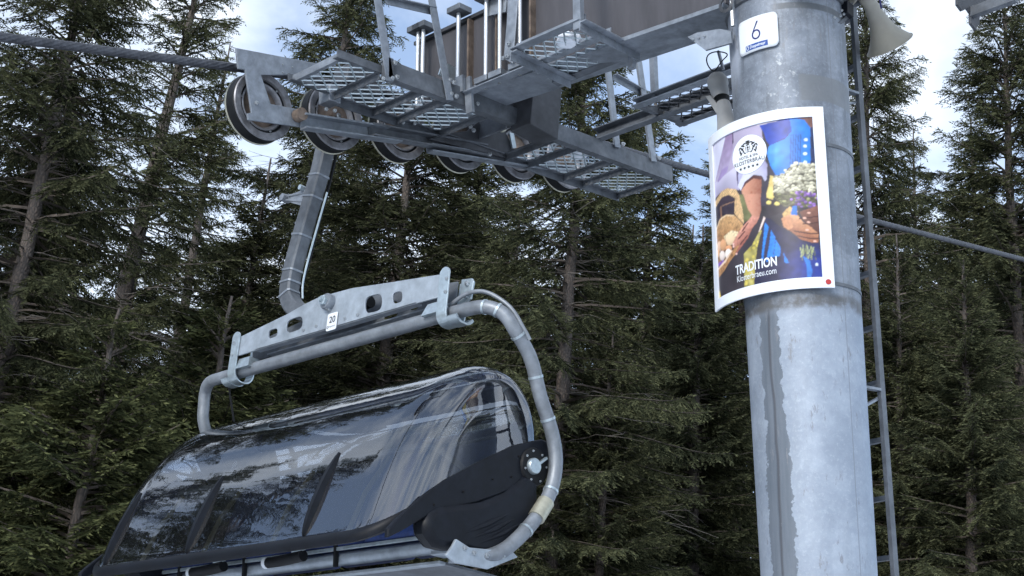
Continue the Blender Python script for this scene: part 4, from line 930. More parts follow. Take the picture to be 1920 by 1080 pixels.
    A([(830, 780), (940, 720), (1000, 640), (1195, 600), (1225, 1090), (860, 1090), (840, 900)], (84, 80, 62), 0.35, n1)
    for _ in range(300):
        x, y = rng.uniform(835, 1215), rng.uniform(610, 930)
        if y < 790 - (x - 830) * 0.95 or y < 600: continue
        r = rng.uniform(11, 23); disc(XA, YA, x, y, r, r * rng.uniform(0.7, 1), np.array((232, 226, 196)) * rng.uniform(0.62, 1.02), 0.45)
    for _ in range(60): x, y = rng.uniform(850, 1220), rng.uniform(900, 1085); r = rng.uniform(10, 20); disc(XA, YA, x, y, r, r * 0.6, np.array((150, 150, 104)) * rng.uniform(0.5, 1.15), 0.4)
    for _ in range(44): x, y = rng.choice([1060, 1180]) + rng.normal(0, 34), rng.uniform(920, 1085); r = rng.uniform(10, 18); disc(XA, YA, x, y, r, r, np.array((158, 118, 196)) * rng.uniform(0.55, 1.1), 0.4)
    # folded hands with sleeve cuff
    B([(690, 40), (760, 60), (800, 120), (790, 170), (700, 200), (650, 120)], (58, 50, 56), 0.1)
    for x, y in ((680, 75), (745, 85), (700, 20)): disc(XB, YB, x, y, 22, 18, (226, 206, 120), 0.2)
    B([(785, 180), (840, 108), (905, 150), (885, 195), (800, 212)], (206, 166, 106), 0.15, n1); B([(862, 105), (892, 100), (902, 190), (850, 185)], (46, 116, 206), 0.1)
    B([(915, 155), (985, 120), (1060, 75), (1070, 350), (1000, 310), (945, 230)], (132, 90, 76), 0.10, n1, (84, 54, 48), ramp(YB, 100, 330))
    B([(780, 225), (830, 188), (905, 190), (945, 250), (1005, 292), (1062, 345), (1060, 428), (1020, 436), (930, 412), (860, 342), (800, 302)], (214, 158, 118), 0.08, n1, (150, 96, 70), np.clip(ramp(YB - 0.5 * XB, -260, -120), 0, 1))
    for q in ([(910, 215), (1060, 180), (1060, 190), (912, 228)], [(940, 262), (1062, 238), (1062, 248), (944, 274)], [(870, 330), (1000, 345), (1062, 338), (1062, 350), (1000, 358), (880, 344)], [(900, 372), (1000, 392), (1060, 386), (1060, 396), (1000, 404), (910, 386)]): B(q, (74, 44, 40), 0)
    for x, y in ((955, 212), (985, 248), (1035, 420), (975, 320), (985, 160)): disc(XB, YB, x, y, 14, 9, (232, 182, 160), 0.1)
    B([(780, 225), (800, 205), (860, 215), (870, 300), (840, 330), (800, 302)], (190, 132, 96), 0.08, n1)
    for _ in range(26):
        x, y = rng.uniform(915, 1035), rng.uniform(450, 520); dx = rng.uniform(-26, 26); B([(x, y), (x + 6, y), (x + dx + 3, y + 90), (x + dx, y + 90)], np.array((176, 184, 130)) * rng.uniform(0.5, 1), 0.1)
    disc(XB, YB, 1052, 632, 12, 14, (214, 224, 236), 0.1)
    B([(130, 870), (140, 860), (162, 930), (132, 945)], (204, 176, 70), 0.1)
    # soften like a half-tone print
    w = np.array([0.2, 0.6, 0.2])
    for ax_ in (0, 1): I[:] = np.apply_along_axis(lambda r_: np.convolve(np.pad(r_, 1, 'edge'), w, 'valid'), ax_, I)
    return np.clip(I, 0.004, 0.92)
IMG = print_colours()
b = sheet(AX0 - 0.002, AX1 + 0.002, AY0 - 0.002, AY1 + 0.002, 0.0005, NXP, NYP); o = b.build('print', None, post, 'all')
ca = o.data.color_attributes.new('ink', 'FLOAT_COLOR', 'POINT'); arr = np.ones(((NXP + 1) * (NYP + 1), 4), np.float32)
for i in range(NXP + 1):
    ii = min(i, NXP - 1); jj = np.minimum(NYP - np.arange(NYP + 1), NYP - 1); arr[i * (NYP + 1):(i + 1) * (NYP + 1), :3] = IMG[jj, ii]
ca.data.foreach_set('color', arr.ravel())
m, t, bs = new_mat('poster print'); a = t.nodes.new('ShaderNodeAttribute'); a.attribute_name = 'ink'; t.links.new(a.outputs['Color'], bs.inputs['Base Color']); bs.inputs['Roughness'].default_value = 0.35
o.data.materials.append(m)
# round emblem with crest and lettering, slogan
def art(x, y, off): return on_poster(AX0 + x * (AX1 - AX0), AY1 - y * (AY1 - AY0), off)
AW, AH = AX1 - AX0, AY1 - AY0
EC = (0.455, 0.176); ER = 0.096
def on_emb(off): return lambda x, y: on_poster(AX0 + EC[0] * AW + x, AY1 - EC[1] * AH + y, off)
n = 48; v = [(0, 0, 0)] + [(ER * 0.35 * k * math.cos(2 * math.pi * i / n) / 0.35 / 3, ER * k / 3 * math.sin(2 * math.pi * i / n), 0) for k in (1, 2, 3) for i in range(n)]
f = [(0, 1 + i, 1 + (i + 1) % n) for i in range(n)] + [(1 + k * n + i, 1 + (k + 1) * n + i, 1 + (k + 1) * n + (i + 1) % n, 1 + k * n + (i + 1) % n) for k in (0, 1) for i in range(n)]
stick((v, f), 'emblem', 'frame', post, on_emb(0.0025))
for txt, sz, y, sp in (('HOTEL & SPA', 0.019, -0.018, 1.0), ('KLOSTERBRÄU', 0.027, -0.045, 1.04)):
    v, f = text_mesh(txt, sz, 'CENTER', 0.0, sp); stick((v * np.array([0.92, 1, 1]) + np.array([0, y, 0]), f), 'lettering', 'ink', post, on_emb(0.0040))
for i in range(5):
    v = [(0.009 * (1 if k % 2 == 0 else 0.42) * math.sin(math.pi * k / 5) + (i - 2) * 0.023, 0.009 * (1 if k % 2 == 0 else 0.42) * math.cos(math.pi * k / 5) - 0.064, 0) for k in range(10)] + [((i - 2) * 0.023, -0.064, 0)]
    stick((v, [(10, k, (k + 1) % 10) for k in range(10)]), 'star', 'ink', post, on_emb(0.0040))
rng = np.random.default_rng(9); crest_v, crest_f = [], []
def blob(cx, cy, rx, ry, rot):
    o_ = len(crest_v); k = 10
    for i in range(k):
        a = 2 * math.pi * i / k; x, y = rx * math.cos(a), ry * math.sin(a); crest_v.append((cx + x * math.cos(rot) - y * math.sin(rot), cy + x * math.sin(rot) + y * math.cos(rot), 0))
    crest_f.append(tuple(o_ + i for i in range(k)))
for sgn in (-1, 1):
    for cx, cy, rx, ry, rot in ((0.036, 0.032, 0.012, 0.004, 0.9), (0.028, 0.044, 0.012, 0.004, 0.4), (0.044, 0.016, 0.011, 0.004, 1.4), (0.038, 0.006, 0.010, 0.003, 2.2), (0.026, 0.018, 0.009, 0.0035, 1.2), (0.022, 0.052, 0.010, 0.0035, 2.6), (0.048, 0.034, 0.008, 0.003, 2.0), (0.030, 0.028, 0.008, 0.003, 2.4), (0.018, 0.006, 0.007, 0.003, 0.4)): blob(sgn * cx, cy + 0.004, rx, ry, rot * sgn)
for cx, cy, rx, ry, rot in ((0, 0.060, 0.013, 0.005, 0), (0, 0.052, 0.016, 0.003, 0), (0, 0.044, 0.010, 0.0035, 0.2), (0, 0.030, 0.005, 0.006, 0), (0, 0.018, 0.004, 0.005, 0.2), (-0.011, 0.026, 0.0016, 0.014, 0), (0.011, 0.026, 0.0016, 0.014, 0), (0, 0.008, 0.010, 0.0018, 0)): blob(cx, cy + 0.004, rx, ry, rot)
stick((crest_v, crest_f), 'crest', 'ink', post, on_emb(0.0040))
def on_art(off): return lambda x, y: on_poster(AX0 + 0.265 * AW + x, AY0 + y, off)
v, f = text_mesh('TRADITION', 0.062, 'LEFT', 0.0016); v = v * (np.array([0.225 / max(v[:, 0].max(), 1e-6), 1, 1])); stick((v + np.array([0, 0.074, 0]), f), 'lettering', 'frame', post, on_art(0.0025))
v, f = text_mesh('Klosterbraeu.com', 0.042, 'LEFT', 0.0); v = v * (np.array([0.215 / max(v[:, 0].max(), 1e-6), 1, 1])); stick((v + np.array([0.005, 0.036, 0]), f), 'lettering', 'frame', post, on_art(0.0025))
n = 20; v = [(0, 0, 0)] + [(0.0125 * math.cos(2 * math.pi * i / n), 0.0125 * math.sin(2 * math.pi * i / n), 0) for i in range(n)]
stick((v, [(0, 1 + i, 1 + (i + 1) % n) for i in range(n)]), 'sticker', 'red', post, lambda x, y: on_poster(PW / 2 - 0.028 + x, -PH / 2 + 0.026 + y, 0.0105))

# ------------------------------------------------------------------ chair with closed bubble, hanging from the rope
CU, CV = -6.10, 4.57                        # middle of the chair across the line, hanger plane along it
chair = thing('lift_chair', 'four seat chairlift chair number 20 with closed dark bubble hood', 'chairlift chair', (CU, CV, 2.9))
def mirror(q): q = np.array(q, float); return np.array([2 * CU - q[0], q[1], q[2]])

# hanger arm: square tube bowing outwards
hp = spline([(-6.17, CV, 5.78), (-6.30, CV, 5.66), (-6.385, CV, 5.50), (-6.415, CV, 5.30), (-6.46, CV, 5.10), (-6.525, CV, 4.82), (-6.552, CV, 4.65), (-6.535, CV, 4.53), (-6.43, CV, 4.43), (-6.25, CV, 4.365)], 6)
def square_tube(pts, w, d):
    """rectangular section swept in the x/z plane"""
    b = MB(); v = []; T = np.gradient(pts, axis=0); T /= np.linalg.norm(T, axis=1)[:, None]
    for q, t_ in zip(pts, T):
        n_ = np.array([t_[2], 0, -t_[0]])
        c = 0.22
        for a, e in ((1 - c, 1), (1, 1 - c), (1, -1 + c), (1 - c, -1), (-1 + c, -1), (-1, -1 + c), (-1, 1 - c), (-1 + c, 1)): v.append(q + n_ * a * w / 2 + np.array([0, 1, 0]) * e * d / 2)
    m = len(pts); f = [(i * 8 + k, i * 8 + (k + 1) % 8, (i + 1) * 8 + (k + 1) % 8, (i + 1) * 8 + k) for i in range(m - 1) for k in range(8)] + [tuple(range(8)), tuple((m - 1) * 8 + k for k in range(8))]
    b.add(v, f); return b
hang = square_tube(hp, 0.095, 0.086).build('hanger_arm', 'galv_dull', chair, True)
for fz in (5.26, 5.15, 4.92, 4.70, 4.635, 4.54):
    i = int(np.argmin(np.abs(hp[:, 2] - fz) + (hp[:, 0] > -6.37) * 9)); seg = hp[max(0, i - 1):i + 2]; d = (seg[-1] - seg[0]); d /= np.linalg.norm(d)
    c = hp[i]; square_tube(np.array([c - d * 0.006, c, c + d * 0.006]), 0.104, 0.095).build('cable_tie', 'galv', chair)
# control cable along the hanger
MB().tube(spline([hp[k] + np.array([0.040, 0.055, 0.0]) + np.array([0.012 * math.sin(k), 0.004 * (k % 3), 0]) for k in range(12, 50, 5)]), 0.009, 8).build('cable', 'rubber', chair, True)
MB().tube(spline([hp[k] + np.array([0.060, 0.045, 0.0]) for k in range(22, 46, 5)]), 0.006, 8).build('cable', 'zinc', chair, True)
# guide lever with rollers on the outer side
lv = hp[int(np.argmin(np.abs(hp[:, 2] - 5.12)))]
for dz in (0.028, -0.028): MB().tube([lv + np.array([-0.03, -0.03, dz]), lv + np.array([-0.21, -0.05, dz * 0.4 + 0.035])], 0.008, 8).build('lever', 'galv', chair, True)
MB().prism([lv + np.array(q) for q in ((-0.04, -0.035, 0.055), (-0.04, -0.035, -0.055), (-0.20, -0.045, 0.015), (-0.20, -0.045, 0.05))], (0, 0.012, 0)).build('lever_plate', 'galv', chair, False, 0.002)
MB().lathe([(0.001, -0.03), (0.022, -0.028), (0.026, 0), (0.022, 0.028), (0.001, 0.03)], lv + np.array([-0.21, -0.045, 0.036]), (0, 1, 0), 18).build('roller', 'galv', chair, True)
MB().lathe([(0.001, -0.02), (0.016, -0.02), (0.016, 0.02), (0.001, 0.02)], lv + np.array([-0.055, -0.045, 0.06]), (0, 1, 0), 14).build('roller', 'zinc', chair, True)
# grip above the rope
MB().box((RU, CV, 5.80), (0.07, 0.13, 0.06)).build('grip', 'galv_dark', chair, False, 0.012)
MB().box((RU + 0.0, CV, 5.735), (0.045, 0.10, 0.03)).build('grip_jaw', 'galv_dull', chair, False, 0.006)

# cross head: two perforated plates with folded lower flange
PV = 4.515
def px2uz(x, y): q = at(x, y, V=PV); return q[0], q[2]
outline = [(443, 635), (478, 618), (540, 588), (569, 571), (600, 556), (634, 547), (660, 540), (720, 531), (827, 514), (823, 557), (780, 569), (640, 610), (478, 657), (443, 668)]
def slot(x0, x1, y0, y1, sk, n=7):
    o_ = []; w, h = (x1 - x0), (y1 - y0); r = h / 2 * 0.9
    for k in range(24):
        a = 2 * math.pi * k / 24; x = (abs(math.cos(a)) ** 0.55) * math.copysign(1, math.cos(a)) * w / 2; y = (abs(math.sin(a)) ** 0.75) * math.copysign(1, math.sin(a)) * h / 2
        o_.append(((x0 + x1) / 2 + x, (y0 + y1) / 2 + y - sk * x))
    return o_
holes = [slot(503, 520, 617, 633, 0.35), slot(537, 567, 596, 621, 0.35), slot(684, 716, 553, 585, 0.25), slot(736, 754, 547, 568, 0.22)]
def holed_plate(name, outline, holes, mapf, thick, axis, mat, parent):
    bm = bmesh.new(); edges = []
    for loop in [outline] + holes:
        vs_ = [bm.verts.new(mapf(x, y)) for x, y in loop]
        for i in range(len(vs_)): edges.append(bm.edges.new((vs_[i], vs_[(i + 1) % len(vs_)])))
    bmesh.ops.triangle_fill(bm, use_beauty=True, use_dissolve=False, edges=edges, normal=axis)
    r = bmesh.ops.extrude_face_region(bm, geom=bm.faces[:]); 
    bmesh.ops.translate(bm, vec=Vector(axis) * thick, verts=[g for g in r['geom'] if isinstance(g, bmesh.types.BMVert)])
    bmesh.ops.recalc_face_normals(bm, faces=bm.faces); me = bpy.data.meshes.new(name); bm.to_mesh(me); bm.free()
    return link(name, me, mat, parent, False, 0.002)
pf = lambda x, y: Vector((px2uz(x, y)[0], PV, px2uz(x, y)[1]))
holed_plate('cross_head_plate', outline, holes, pf, 0.010, (0, 1, 0), 'plate', chair)
pb = lambda x, y: Vector((px2uz(x, y)[0], PV + 0.115, px2uz(x, y)[1]))
holed_plate('cross_head_plate', outline, holes, pb, 0.010, (0, 1, 0), 'galv_dull', chair)
# folded lower flange of both plates
for v0, sgn in ((PV, 1), (PV + 0.125, -1)):
    pts = [px2uz(*q) for q in ((478, 657), (640, 610), (780, 569))]
    for a, c in zip(pts[:-1], pts[1:]): MB().bar((a[0], v0 + sgn * 0.020, a[1] + 0.003), (c[0], v0 + sgn * 0.020, c[1] + 0.003), 0.040, 0.008).build('fold', 'galv', chair)
# pin boss with hex nut
q = at(619, 568, V=PV)
MB().lathe([(0.001, 0.04), (0.040, 0.04), (0.046, 0.03), (0.046, 0.0)], q, (0, -1, 0), 28).build('pin_boss', 'galv', chair, True)
bolt(q + np.array([0, -0.040, 0]), (0, -1, 0), 0.030, chair, 0.022, 'zinc', 'nut')
bolt(at(619, 581, V=PV), (0, -1, 0), 0.011, chair, 0.02)
for x, y in ((569, 619), (593, 611), (647, 597), (671, 590), (439, 643), (435, 666), (838, 522), (835, 547)): bolt(at(x, y, V=PV - 0.001 if 450 < x < 800 else PV - 0.012), (0, -1, 0), 0.010, chair, 0.006)
# number plate 20
def np20(x, y): q = at(623, 603, V=PV - 0.004); return (q[0] + x, PV - 0.004, q[2] + y)
b = MB(); w_, h_ = 0.042, 0.050; pts = []
for cx, cy, a0 in ((1, 1, 0), (-1, 1, 90), (-1, -1, 180), (1, -1, 270)):
    for k in range(5): a = math.radians(a0 + k * 22.5); pts.append(np20(cx * (w_ - 0.010) + 0.010 * math.cos(a), cy * (h_ - 0.010) + 0.010 * math.sin(a)))
b.prism(pts, (0, -0.003, 0)); b.build('number_plate', 'white', chair)
v, f = text_mesh('20', 0.052, 'CENTER', 0.0006); stick((v + np.array([0.003, -0.006, 0]), f), 'numeral', 'ink', chair, lambda x, y: tuple(np.array(np20(x, y)) + np.array([0, -0.0045, 0])))
v, f = text_mesh('Doppelmayr', 0.0135, 'CENTER', 0.0); stick((v * np.array([0.85, 1, 1]) + np.array([0.006, -0.032, 0]), f), 'lettering', 'galv_dark', chair, lambda x, y: tuple(np.array(np20(x, y)) + np.array([0, -0.0045, 0])))
v, f = ring_poly(-0.030, -0.030, 0.007, 0.008, 0.0028, 16); stick((v, f), 'maker_mark', 'galv_dark', chair, lambda x, y: tuple(np.array(np20(x, y)) + np.array([0, -0.0045, 0])))
# box of the damper glimpsed between the plates
MB().tube([(-6.05, CV, 4.335), (-5.80, CV, 4.355)], 0.035, 14).build('damper', 'rubber', chair, True)

# tube frame: top tube, arms down both sides, forward under the seat
TR_ = 0.035
TZ = 4.152
right = [(-5.40, CV, TZ), (-5.08, CV + 0.002, TZ), (-4.93, CV + 0.02, TZ - 0.005), (-4.85, CV + 0.07, TZ - 0.04), (-4.815, CV + 0.13, TZ - 0.12), (-4.815, 4.815, 3.93), (-4.82, 4.91, 3.76), (-4.82, 5.00, 3.62), (-4.82, 5.045, 3.50), (-4.82, 5.045, 3.38), (-4.82, 5.00, 3.26), (-4.82, 4.90, 3.12), (-4.83, 4.77, 2.99), (-4.85, 4.66, 2.93), (-4.88, 4.56, 2.915), (-4.92, 4.50, 2.910)]
rp_ = spline(right, 6)
MB().tube([(-6.72, CV, TZ), (-5.38, CV, TZ)], TR_ * 1.02, 18).build('top_tube', 'tube', chair, True)
arm = MB().tube(rp_, TR_, 18).build('side_arm', 'tube', chair, True)
left = [(-6.70, CV, TZ), (-7.10, CV, TZ), (-7.24, CV + 0.015, TZ), (-7.32, 4.615, TZ - 0.03), (-7.345, 4.635, TZ - 0.11), (-7.35, 4.66, 3.93), (-7.355, 4.78, 3.75), (-7.36, 4.93, 3.60)] + [tuple(mirror(q)) for q in right[8:]]
MB().tube(spline(left, 6), TR_, 18).build('side_arm', 'tube', chair, True)
def band(p, d, r, L, mat, name):
    d = np.array(d, float); d /= np.linalg.norm(d); MB().lathe([(TR_ * 0.9, -L / 2), (r, -L / 2), (r, L / 2), (TR_ * 0.9, L / 2)], p, d, 20).build(name, mat, chair, True)
def on_arm(z, after=0):
    k = after + int(np.argmin(np.abs(rp_[after:, 2] - z))); return rp_[k], rp_[min(k + 1, len(rp_) - 1)] - rp_[k - 1]
for zz, aft in ((4.02, 20), (3.86, 24), (3.66, 30), (3.33, 50), (3.10, 56)):
    p_, d_ = on_arm(zz, aft); band(p_, d_, TR_ + 0.003, 0.012, 'zinc', 'cable_tie')
p_, d_ = on_arm(3.215, 52); band(p_, d_, TR_ + 0.007, 0.11, 'gold', 'sleeve')
for k in (12, 16): band(rp_[k], rp_[k + 1] - rp_[k], TR_ + 0.003, 0.012, 'zinc', 'cable_tie')
# hydraulic line looping over the right bend
MB().tube(spline([(-5.16, CV - 0.01, 4.19), (-5.05, CV, 4.235), (-4.94, CV + 0.03, 4.23), (-4.83, CV + 0.09, 4.15), (-4.785, CV + 0.15, 4.05), (-4.775, 4.76, 4.0)]), 0.011, 10).build('hose', 'tube', chair, True)
# clamps holding the top tube at both ends of the cross head
for sgn, cu in ((1, -5.155), (-1, -6.915)):
    def P(u, v, z): return (cu + sgn * u, v, z)
    zt = 4.345
    prof_ = [(PV - 0.003, zt)] + [(CV + 0.004 - 0.060 * math.cos(a), TZ - 0.004 - 0.060 * math.sin(a)) for a in np.linspace(0, math.pi, 14)] + [(PV + 0.130, zt)]
    outer = [(v_ + (-0.008 if i < 8 else 0.008), z_ - (0.007 if 0 < i < len(prof_) - 1 else 0)) for i, (v_, z_) in enumerate(prof_)]
    n_ = len(prof_); vv = []; ff = []; b = MB()
    for du in (-0.036, 0.036):
        vv += [P(du, *q) for q in outer] + [P(du, *q) for q in prof_]
    for i in range(n_ - 1):
        a, c = i, i + 1
        ff += [(a, c, 2 * n_ + c, 2 * n_ + a), (n_ + a, n_ + c, 3 * n_ + c, 3 * n_ + a), (a, c, n_ + c, n_ + a), (2 * n_ + a, 2 * n_ + c, 3 * n_ + c, 3 * n_ + a)]
    b.add(vv, ff); b.build('saddle_clamp', 'zinc', chair, False, 0.002)
    band_ = prof_[1:-1]; bo = outer[1:-1]; nb = len(band_); b = MB(); vv = []; ff = []
    for du in (0.036, 0.105): vv += [P(du, v_ - (0.002 if v_ < CV else -0.002), z_ - 0.003) for v_, z_ in bo[2:-2]] + [P(du, *q) for q in band_[2:-2]]
    nb -= 4
    for i in range(nb - 1):
        a, c = i, i + 1; ff += [(a, c, 2 * nb + c, 2 * nb + a), (nb + a, nb + c, 3 * nb + c, 3 * nb + a), (a, c, nb + c, nb + a), (2 * nb + a, 2 * nb + c, 3 * nb + c, 3 * nb + a)]
    b.add(vv, ff); b.build('clamp_band', 'zinc', chair, True)
    MB().lathe([(0.001, 0.008), (0.036, 0.008), (0.036, 0.0), (0.001, 0.0)], P(0, PV - 0.003, zt), (0, -1, 0), 24).build('clamp_tip', 'zinc', chair)
    MB().prism([P(-0.13, PV + 0.012, 4.215), P(-0.030, PV + 0.012, 4.215), P(-0.030, PV - 0.006, 4.150), P(-0.155, PV - 0.006, 4.150)], (0, 0.10, 0)).build('tube_saddle', 'zinc', chair, False, 0.002)
    if sgn > 0: MB().prism([P(0.035, CV + 0.02, 4.335), P(0.110, CV + 0.02, 4.325), P(0.125, CV + 0.02, 4.305), P(0.115, CV + 0.02, 4.215), P(0.035, CV + 0.02, 4.19)], (0, 0.012, 0)).build('stop_plate', 'zinc', chair, False, 0.002)
    if sgn > 0:
        for z_ in (4.300, 4.235): bolt(P(0.085, CV + 0.019, z_), (0, -1, 0), 0.014, chair)

# bubble: glossy tinted shell, rounded at both ends
def bubble_mat():
    m, t, b = new_mat('tinted bubble'); o_ = t.nodes['Material Output']; t.nodes.remove(b)
    co = t.nodes.new('ShaderNodeTexCoord').outputs['Object']
    n_ = t.nodes.new('ShaderNodeTexNoise'); n_.inputs['Scale'].default_value = 3.0; n_.inputs['Detail'].default_value = 4; t.links.new(co, n_.inputs['Vector'])
    bu = t.nodes.new('ShaderNodeBump'); bu.inputs['Strength'].default_value = 0.06; bu.inputs['Distance'].default_value = 0.03; t.links.new(n_.outputs['Fac'], bu.inputs['Height'])
    n2_ = t.nodes.new('ShaderNodeTexNoise'); n2_.inputs['Scale'].default_value = 9.0; n2_.inputs['Detail'].default_value = 9; n2_.inputs['Roughness'].default_value = 0.7; t.links.new(co, n2_.inputs['Vector'])
    tr = t.nodes.new('ShaderNodeBsdfTransparent'); tr.inputs['Color'].default_value = (0.25, 0.275, 0.30, 1)
    df = t.nodes.new('ShaderNodeBsdfDiffuse'); df.inputs['Color'].default_value = (0.035, 0.04, 0.048, 1)
    m0 = t.nodes.new('ShaderNodeMixShader'); du = t.nodes.new('ShaderNodeMapRange'); du.inputs['From Min'].default_value = 0.4; du.inputs['From Max'].default_value = 0.8; du.inputs['To Min'].default_value = 0.12; du.inputs['To Max'].default_value = 0.26; t.links.new(n2_.outputs['Fac'], du.inputs['Value']); t.links.new(du.outputs['Result'], m0.inputs[0]); t.links.new(tr.outputs[0], m0.inputs[1]); t.links.new(df.outputs[0], m0.inputs[2])
    gl = t.nodes.new('ShaderNodeBsdfGlossy'); rr = t.nodes.new('ShaderNodeMapRange'); rr.inputs['From Min'].default_value = 0.45; rr.inputs['From Max'].default_value = 0.75; rr.inputs['To Min'].default_value = 0.015; rr.inputs['To Max'].default_value = 0.05; t.links.new(n2_.outputs['Fac'], rr.inputs['Value']); t.links.new(rr.outputs['Result'], gl.inputs['Roughness']); gl.inputs['Color'].default_value = (0.95, 0.97, 1.0, 1); t.links.new(bu.outputs['Normal'], gl.inputs['Normal'])
    fr = t.nodes.new('ShaderNodeFresnel'); fr.inputs['IOR'].default_value = 2.35; t.links.new(bu.outputs['Normal'], fr.inputs['Normal'])
    mx_ = t.nodes.new('ShaderNodeMixShader'); t.links.new(fr.outputs[0], mx_.inputs[0]); t.links.new(m0.outputs[0], mx_.inputs[1]); t.links.new(gl.outputs[0], mx_.inputs[2])
    t.links.new(mx_.outputs[0], o_.inputs['Surface']); return m
MAT['bubble'] = bubble_mat()
BP = spline([(5.035, 3.43), (5.06, 3.60), (5.00, 3.79), (4.86, 3.905), (4.69, 3.905), (4.52, 3.80), (4.36, 3.62), (4.22, 3.36), (4.10, 3.00), (4.083, 2.930)], 5)     # (Y, Z) of the hood's section
BC = np.array([4.70, 3.42]); BHW = 1.26; BCU = -6.16
def bub(s, k):
    """s -1..1 across, k index on the section"""
    a = abs(s); s0 = 0.80; d = 0.0
    if a > s0: e = (a - s0) / (1 - s0); d = 1 - math.sqrt(max(0, 1 - e ** 2.2))
    q = BP[k]; c = BC + (q - BC) * 0.0; w = q + (c - q) * (0.30 * d)
    return np.array([BCU + s * BHW, w[0], w[1]])
S_ = np.concatenate([np.linspace(0, 0.78, 14), 0.80 + 0.20 * np.sin(np.linspace(0.05, 1, 16) * math.pi / 2)]); S_ = np.concatenate([-S_[::-1][:-1], S_])
nk = len(BP); v = [bub(s, k) for s in S_ for k in range(nk)]; ns = len(S_)
f = [(i * nk + k, (i + 1) * nk + k, (i + 1) * nk + k + 1, i * nk + k + 1) for i in range(ns - 1) for k in range(nk - 1)]
# end walls: rings shrinking towards the lower chord, bulging a little
for i, sg in ((0, -1), (ns - 1, 1)):
    prev = [i * nk + k for k in range(nk)]
    lo0, lo1 = v[i * nk], v[i * nk + nk - 1]
    for r, bulge in ((0.85, 0.012), (0.65, 0.020), (0.4, 0.026), (0.15, 0.03)):
        cur = []
        for k in range(nk):
            q = v[i * nk + k]; tpar = k / (nk - 1); ch = lo0 * (1 - tpar) + lo1 * tpar; w = ch + (q - ch) * r; cur.append(len(v)); v.append(w + np.array([sg * bulge, 0, 0]))
        for k in range(nk - 1): f.append((prev[k], prev[k + 1], cur[k + 1], cur[k]))
        prev = cur
b = MB(); b.v = [tuple(q) for q in v]; b.f = f; shell = b.build('bubble', MAT['bubble'], chair, 'all')
# black edge trim: along the front lip, up both sides to the pivots
lip = [bub(s, nk - 1) for s in S_]
b = MB(); vv = []
for q in lip:
    q = np.array(q)
    for dy, dz in ((0.010, 0.022), (-0.009, 0.025), (-0.021, 0.007), (-0.023, -0.018), (-0.014, -0.034), (0.009, -0.030)): vv.append(q + np.array([0, dy, dz]))
m_ = len(lip); b.add(vv, [(i * 6 + k, i * 6 + (k + 1) % 6, (i + 1) * 6 + (k + 1) % 6, (i + 1) * 6 + k) for i in range(m_ - 1) for k in range(6)] + [tuple(range(6)), tuple((m_ - 1) * 6 + k for k in range(6))])
b.build('edge_trim', 'black', chair, True)
EX = BCU + BHW
def side_wing(sg):
    x0 = BCU + sg * (BHW + 0.005)
    low = [(4.088, 2.900), (4.16, 2.945), (4.305, 3.045), (4.461, 3.115), (4.60, 3.175), (4.723, 3.234), (4.912, 3.335), (5.02, 3.40)]
    up = [(5.075, 3.52), (5.04, 3.575), (4.99, 3.575), (4.80, 3.497), (4.569, 3.353), (4.378, 3.225), (4.24, 3.105), (4.12, 2.985), (4.083, 2.94)]
    p = MB(); p.prism([(x0, *q) for q in low + up], (sg * 0.03, 0, 0)); o_ = p.build('side_wing', 'black', chair, False, 0.008); return o_
for sg in (1, -1):
    side_wing(sg)
    for vy, vz in ((4.33, 3.10), (4.50, 3.20), (4.68, 3.30), (4.84, 3.45), (4.80, 3.34)): bolt((BCU + sg * (BHW + 0.034), vy, vz), (sg, 0, 0), 0.006, chair, None, 'rubber')
# pivots
pv = np.array([EX + 0.036, 4.945, 3.425])
for sg in (1, -1):
    c = pv if sg > 0 else mirror(pv)
    MB().lathe([(0.001, 0.012), (0.088, 0.012), (0.094, 0.0)], c, (sg, 0, 0), 32).build('pivot_plate', 'rubber', chair, True)
    MB().lathe([(0.001, 0.034), (0.036, 0.034), (0.040, 0.028), (0.040, 0.012)], c + np.array([0, -0.02, -0.005]), (sg, 0, 0), 28).build('pivot_disc', 'zinc', chair, True)
    MB().bar(c + np.array([sg * 0.022, 0.005, 0.01]), c + np.array([sg * 0.022, 0.06, 0.055]), 0.012, 0.016, (1, 0, 0)).build('pivot_link', 'zinc', chair)
    for a in (10, 60, 110, 150, 200, 250, 300): bolt(c + np.array([sg * 0.012, 0.075 * math.cos(math.radians(a)), 0.075 * math.sin(math.radians(a))]), (sg, 0, 0), 0.006, chair)
# lens shaped ribs on the hood
def rib(u, k0, k1, wmax):
    s = (u - BCU) / BHW; ks = np.linspace(k0, k1, 15); b = MB(); v = []
    for i, kk in enumerate(ks):
        q = (bub(s, int(kk)) * (1 - kk % 1) + bub(s, min(nk - 1, int(kk) + 1)) * (kk % 1)); q2 = bub(s, min(nk - 1, int(kk) + 1)) - bub(s, int(kk)); n_ = np.cross(np.array([1.0, 0, 0]), q2); n_ /= np.linalg.norm(n_)
        if n_[1] > 0: n_ = -n_
        t_ = i / 14; w = wmax * math.sin(math.pi * min(1, 0.06 + t_ * 0.94)) ** 0.7 + 0.003; hgt = 0.006 + 0.022 * math.sin(math.pi * t_)
        v += [q - np.array([w, 0, 0]) - n_ * 0.004, q - np.array([w * 0.5, 0, 0]) + n_ * hgt, q + np.array([w * 0.5, 0, 0]) + n_ * hgt, q + np.array([w, 0, 0]) - n_ * 0.004]
    f = [(i * 4 + k, i * 4 + k + 1, i * 4 + k + 5, i * 4 + k + 4) for i in range(14) for k in range(3)]
    b.add(v, f); return b.build('rib', 'black', chair, True)
for u in (-5.47, -6.42, -7.20): rib(u, 34.4, 41.3, 0.022)
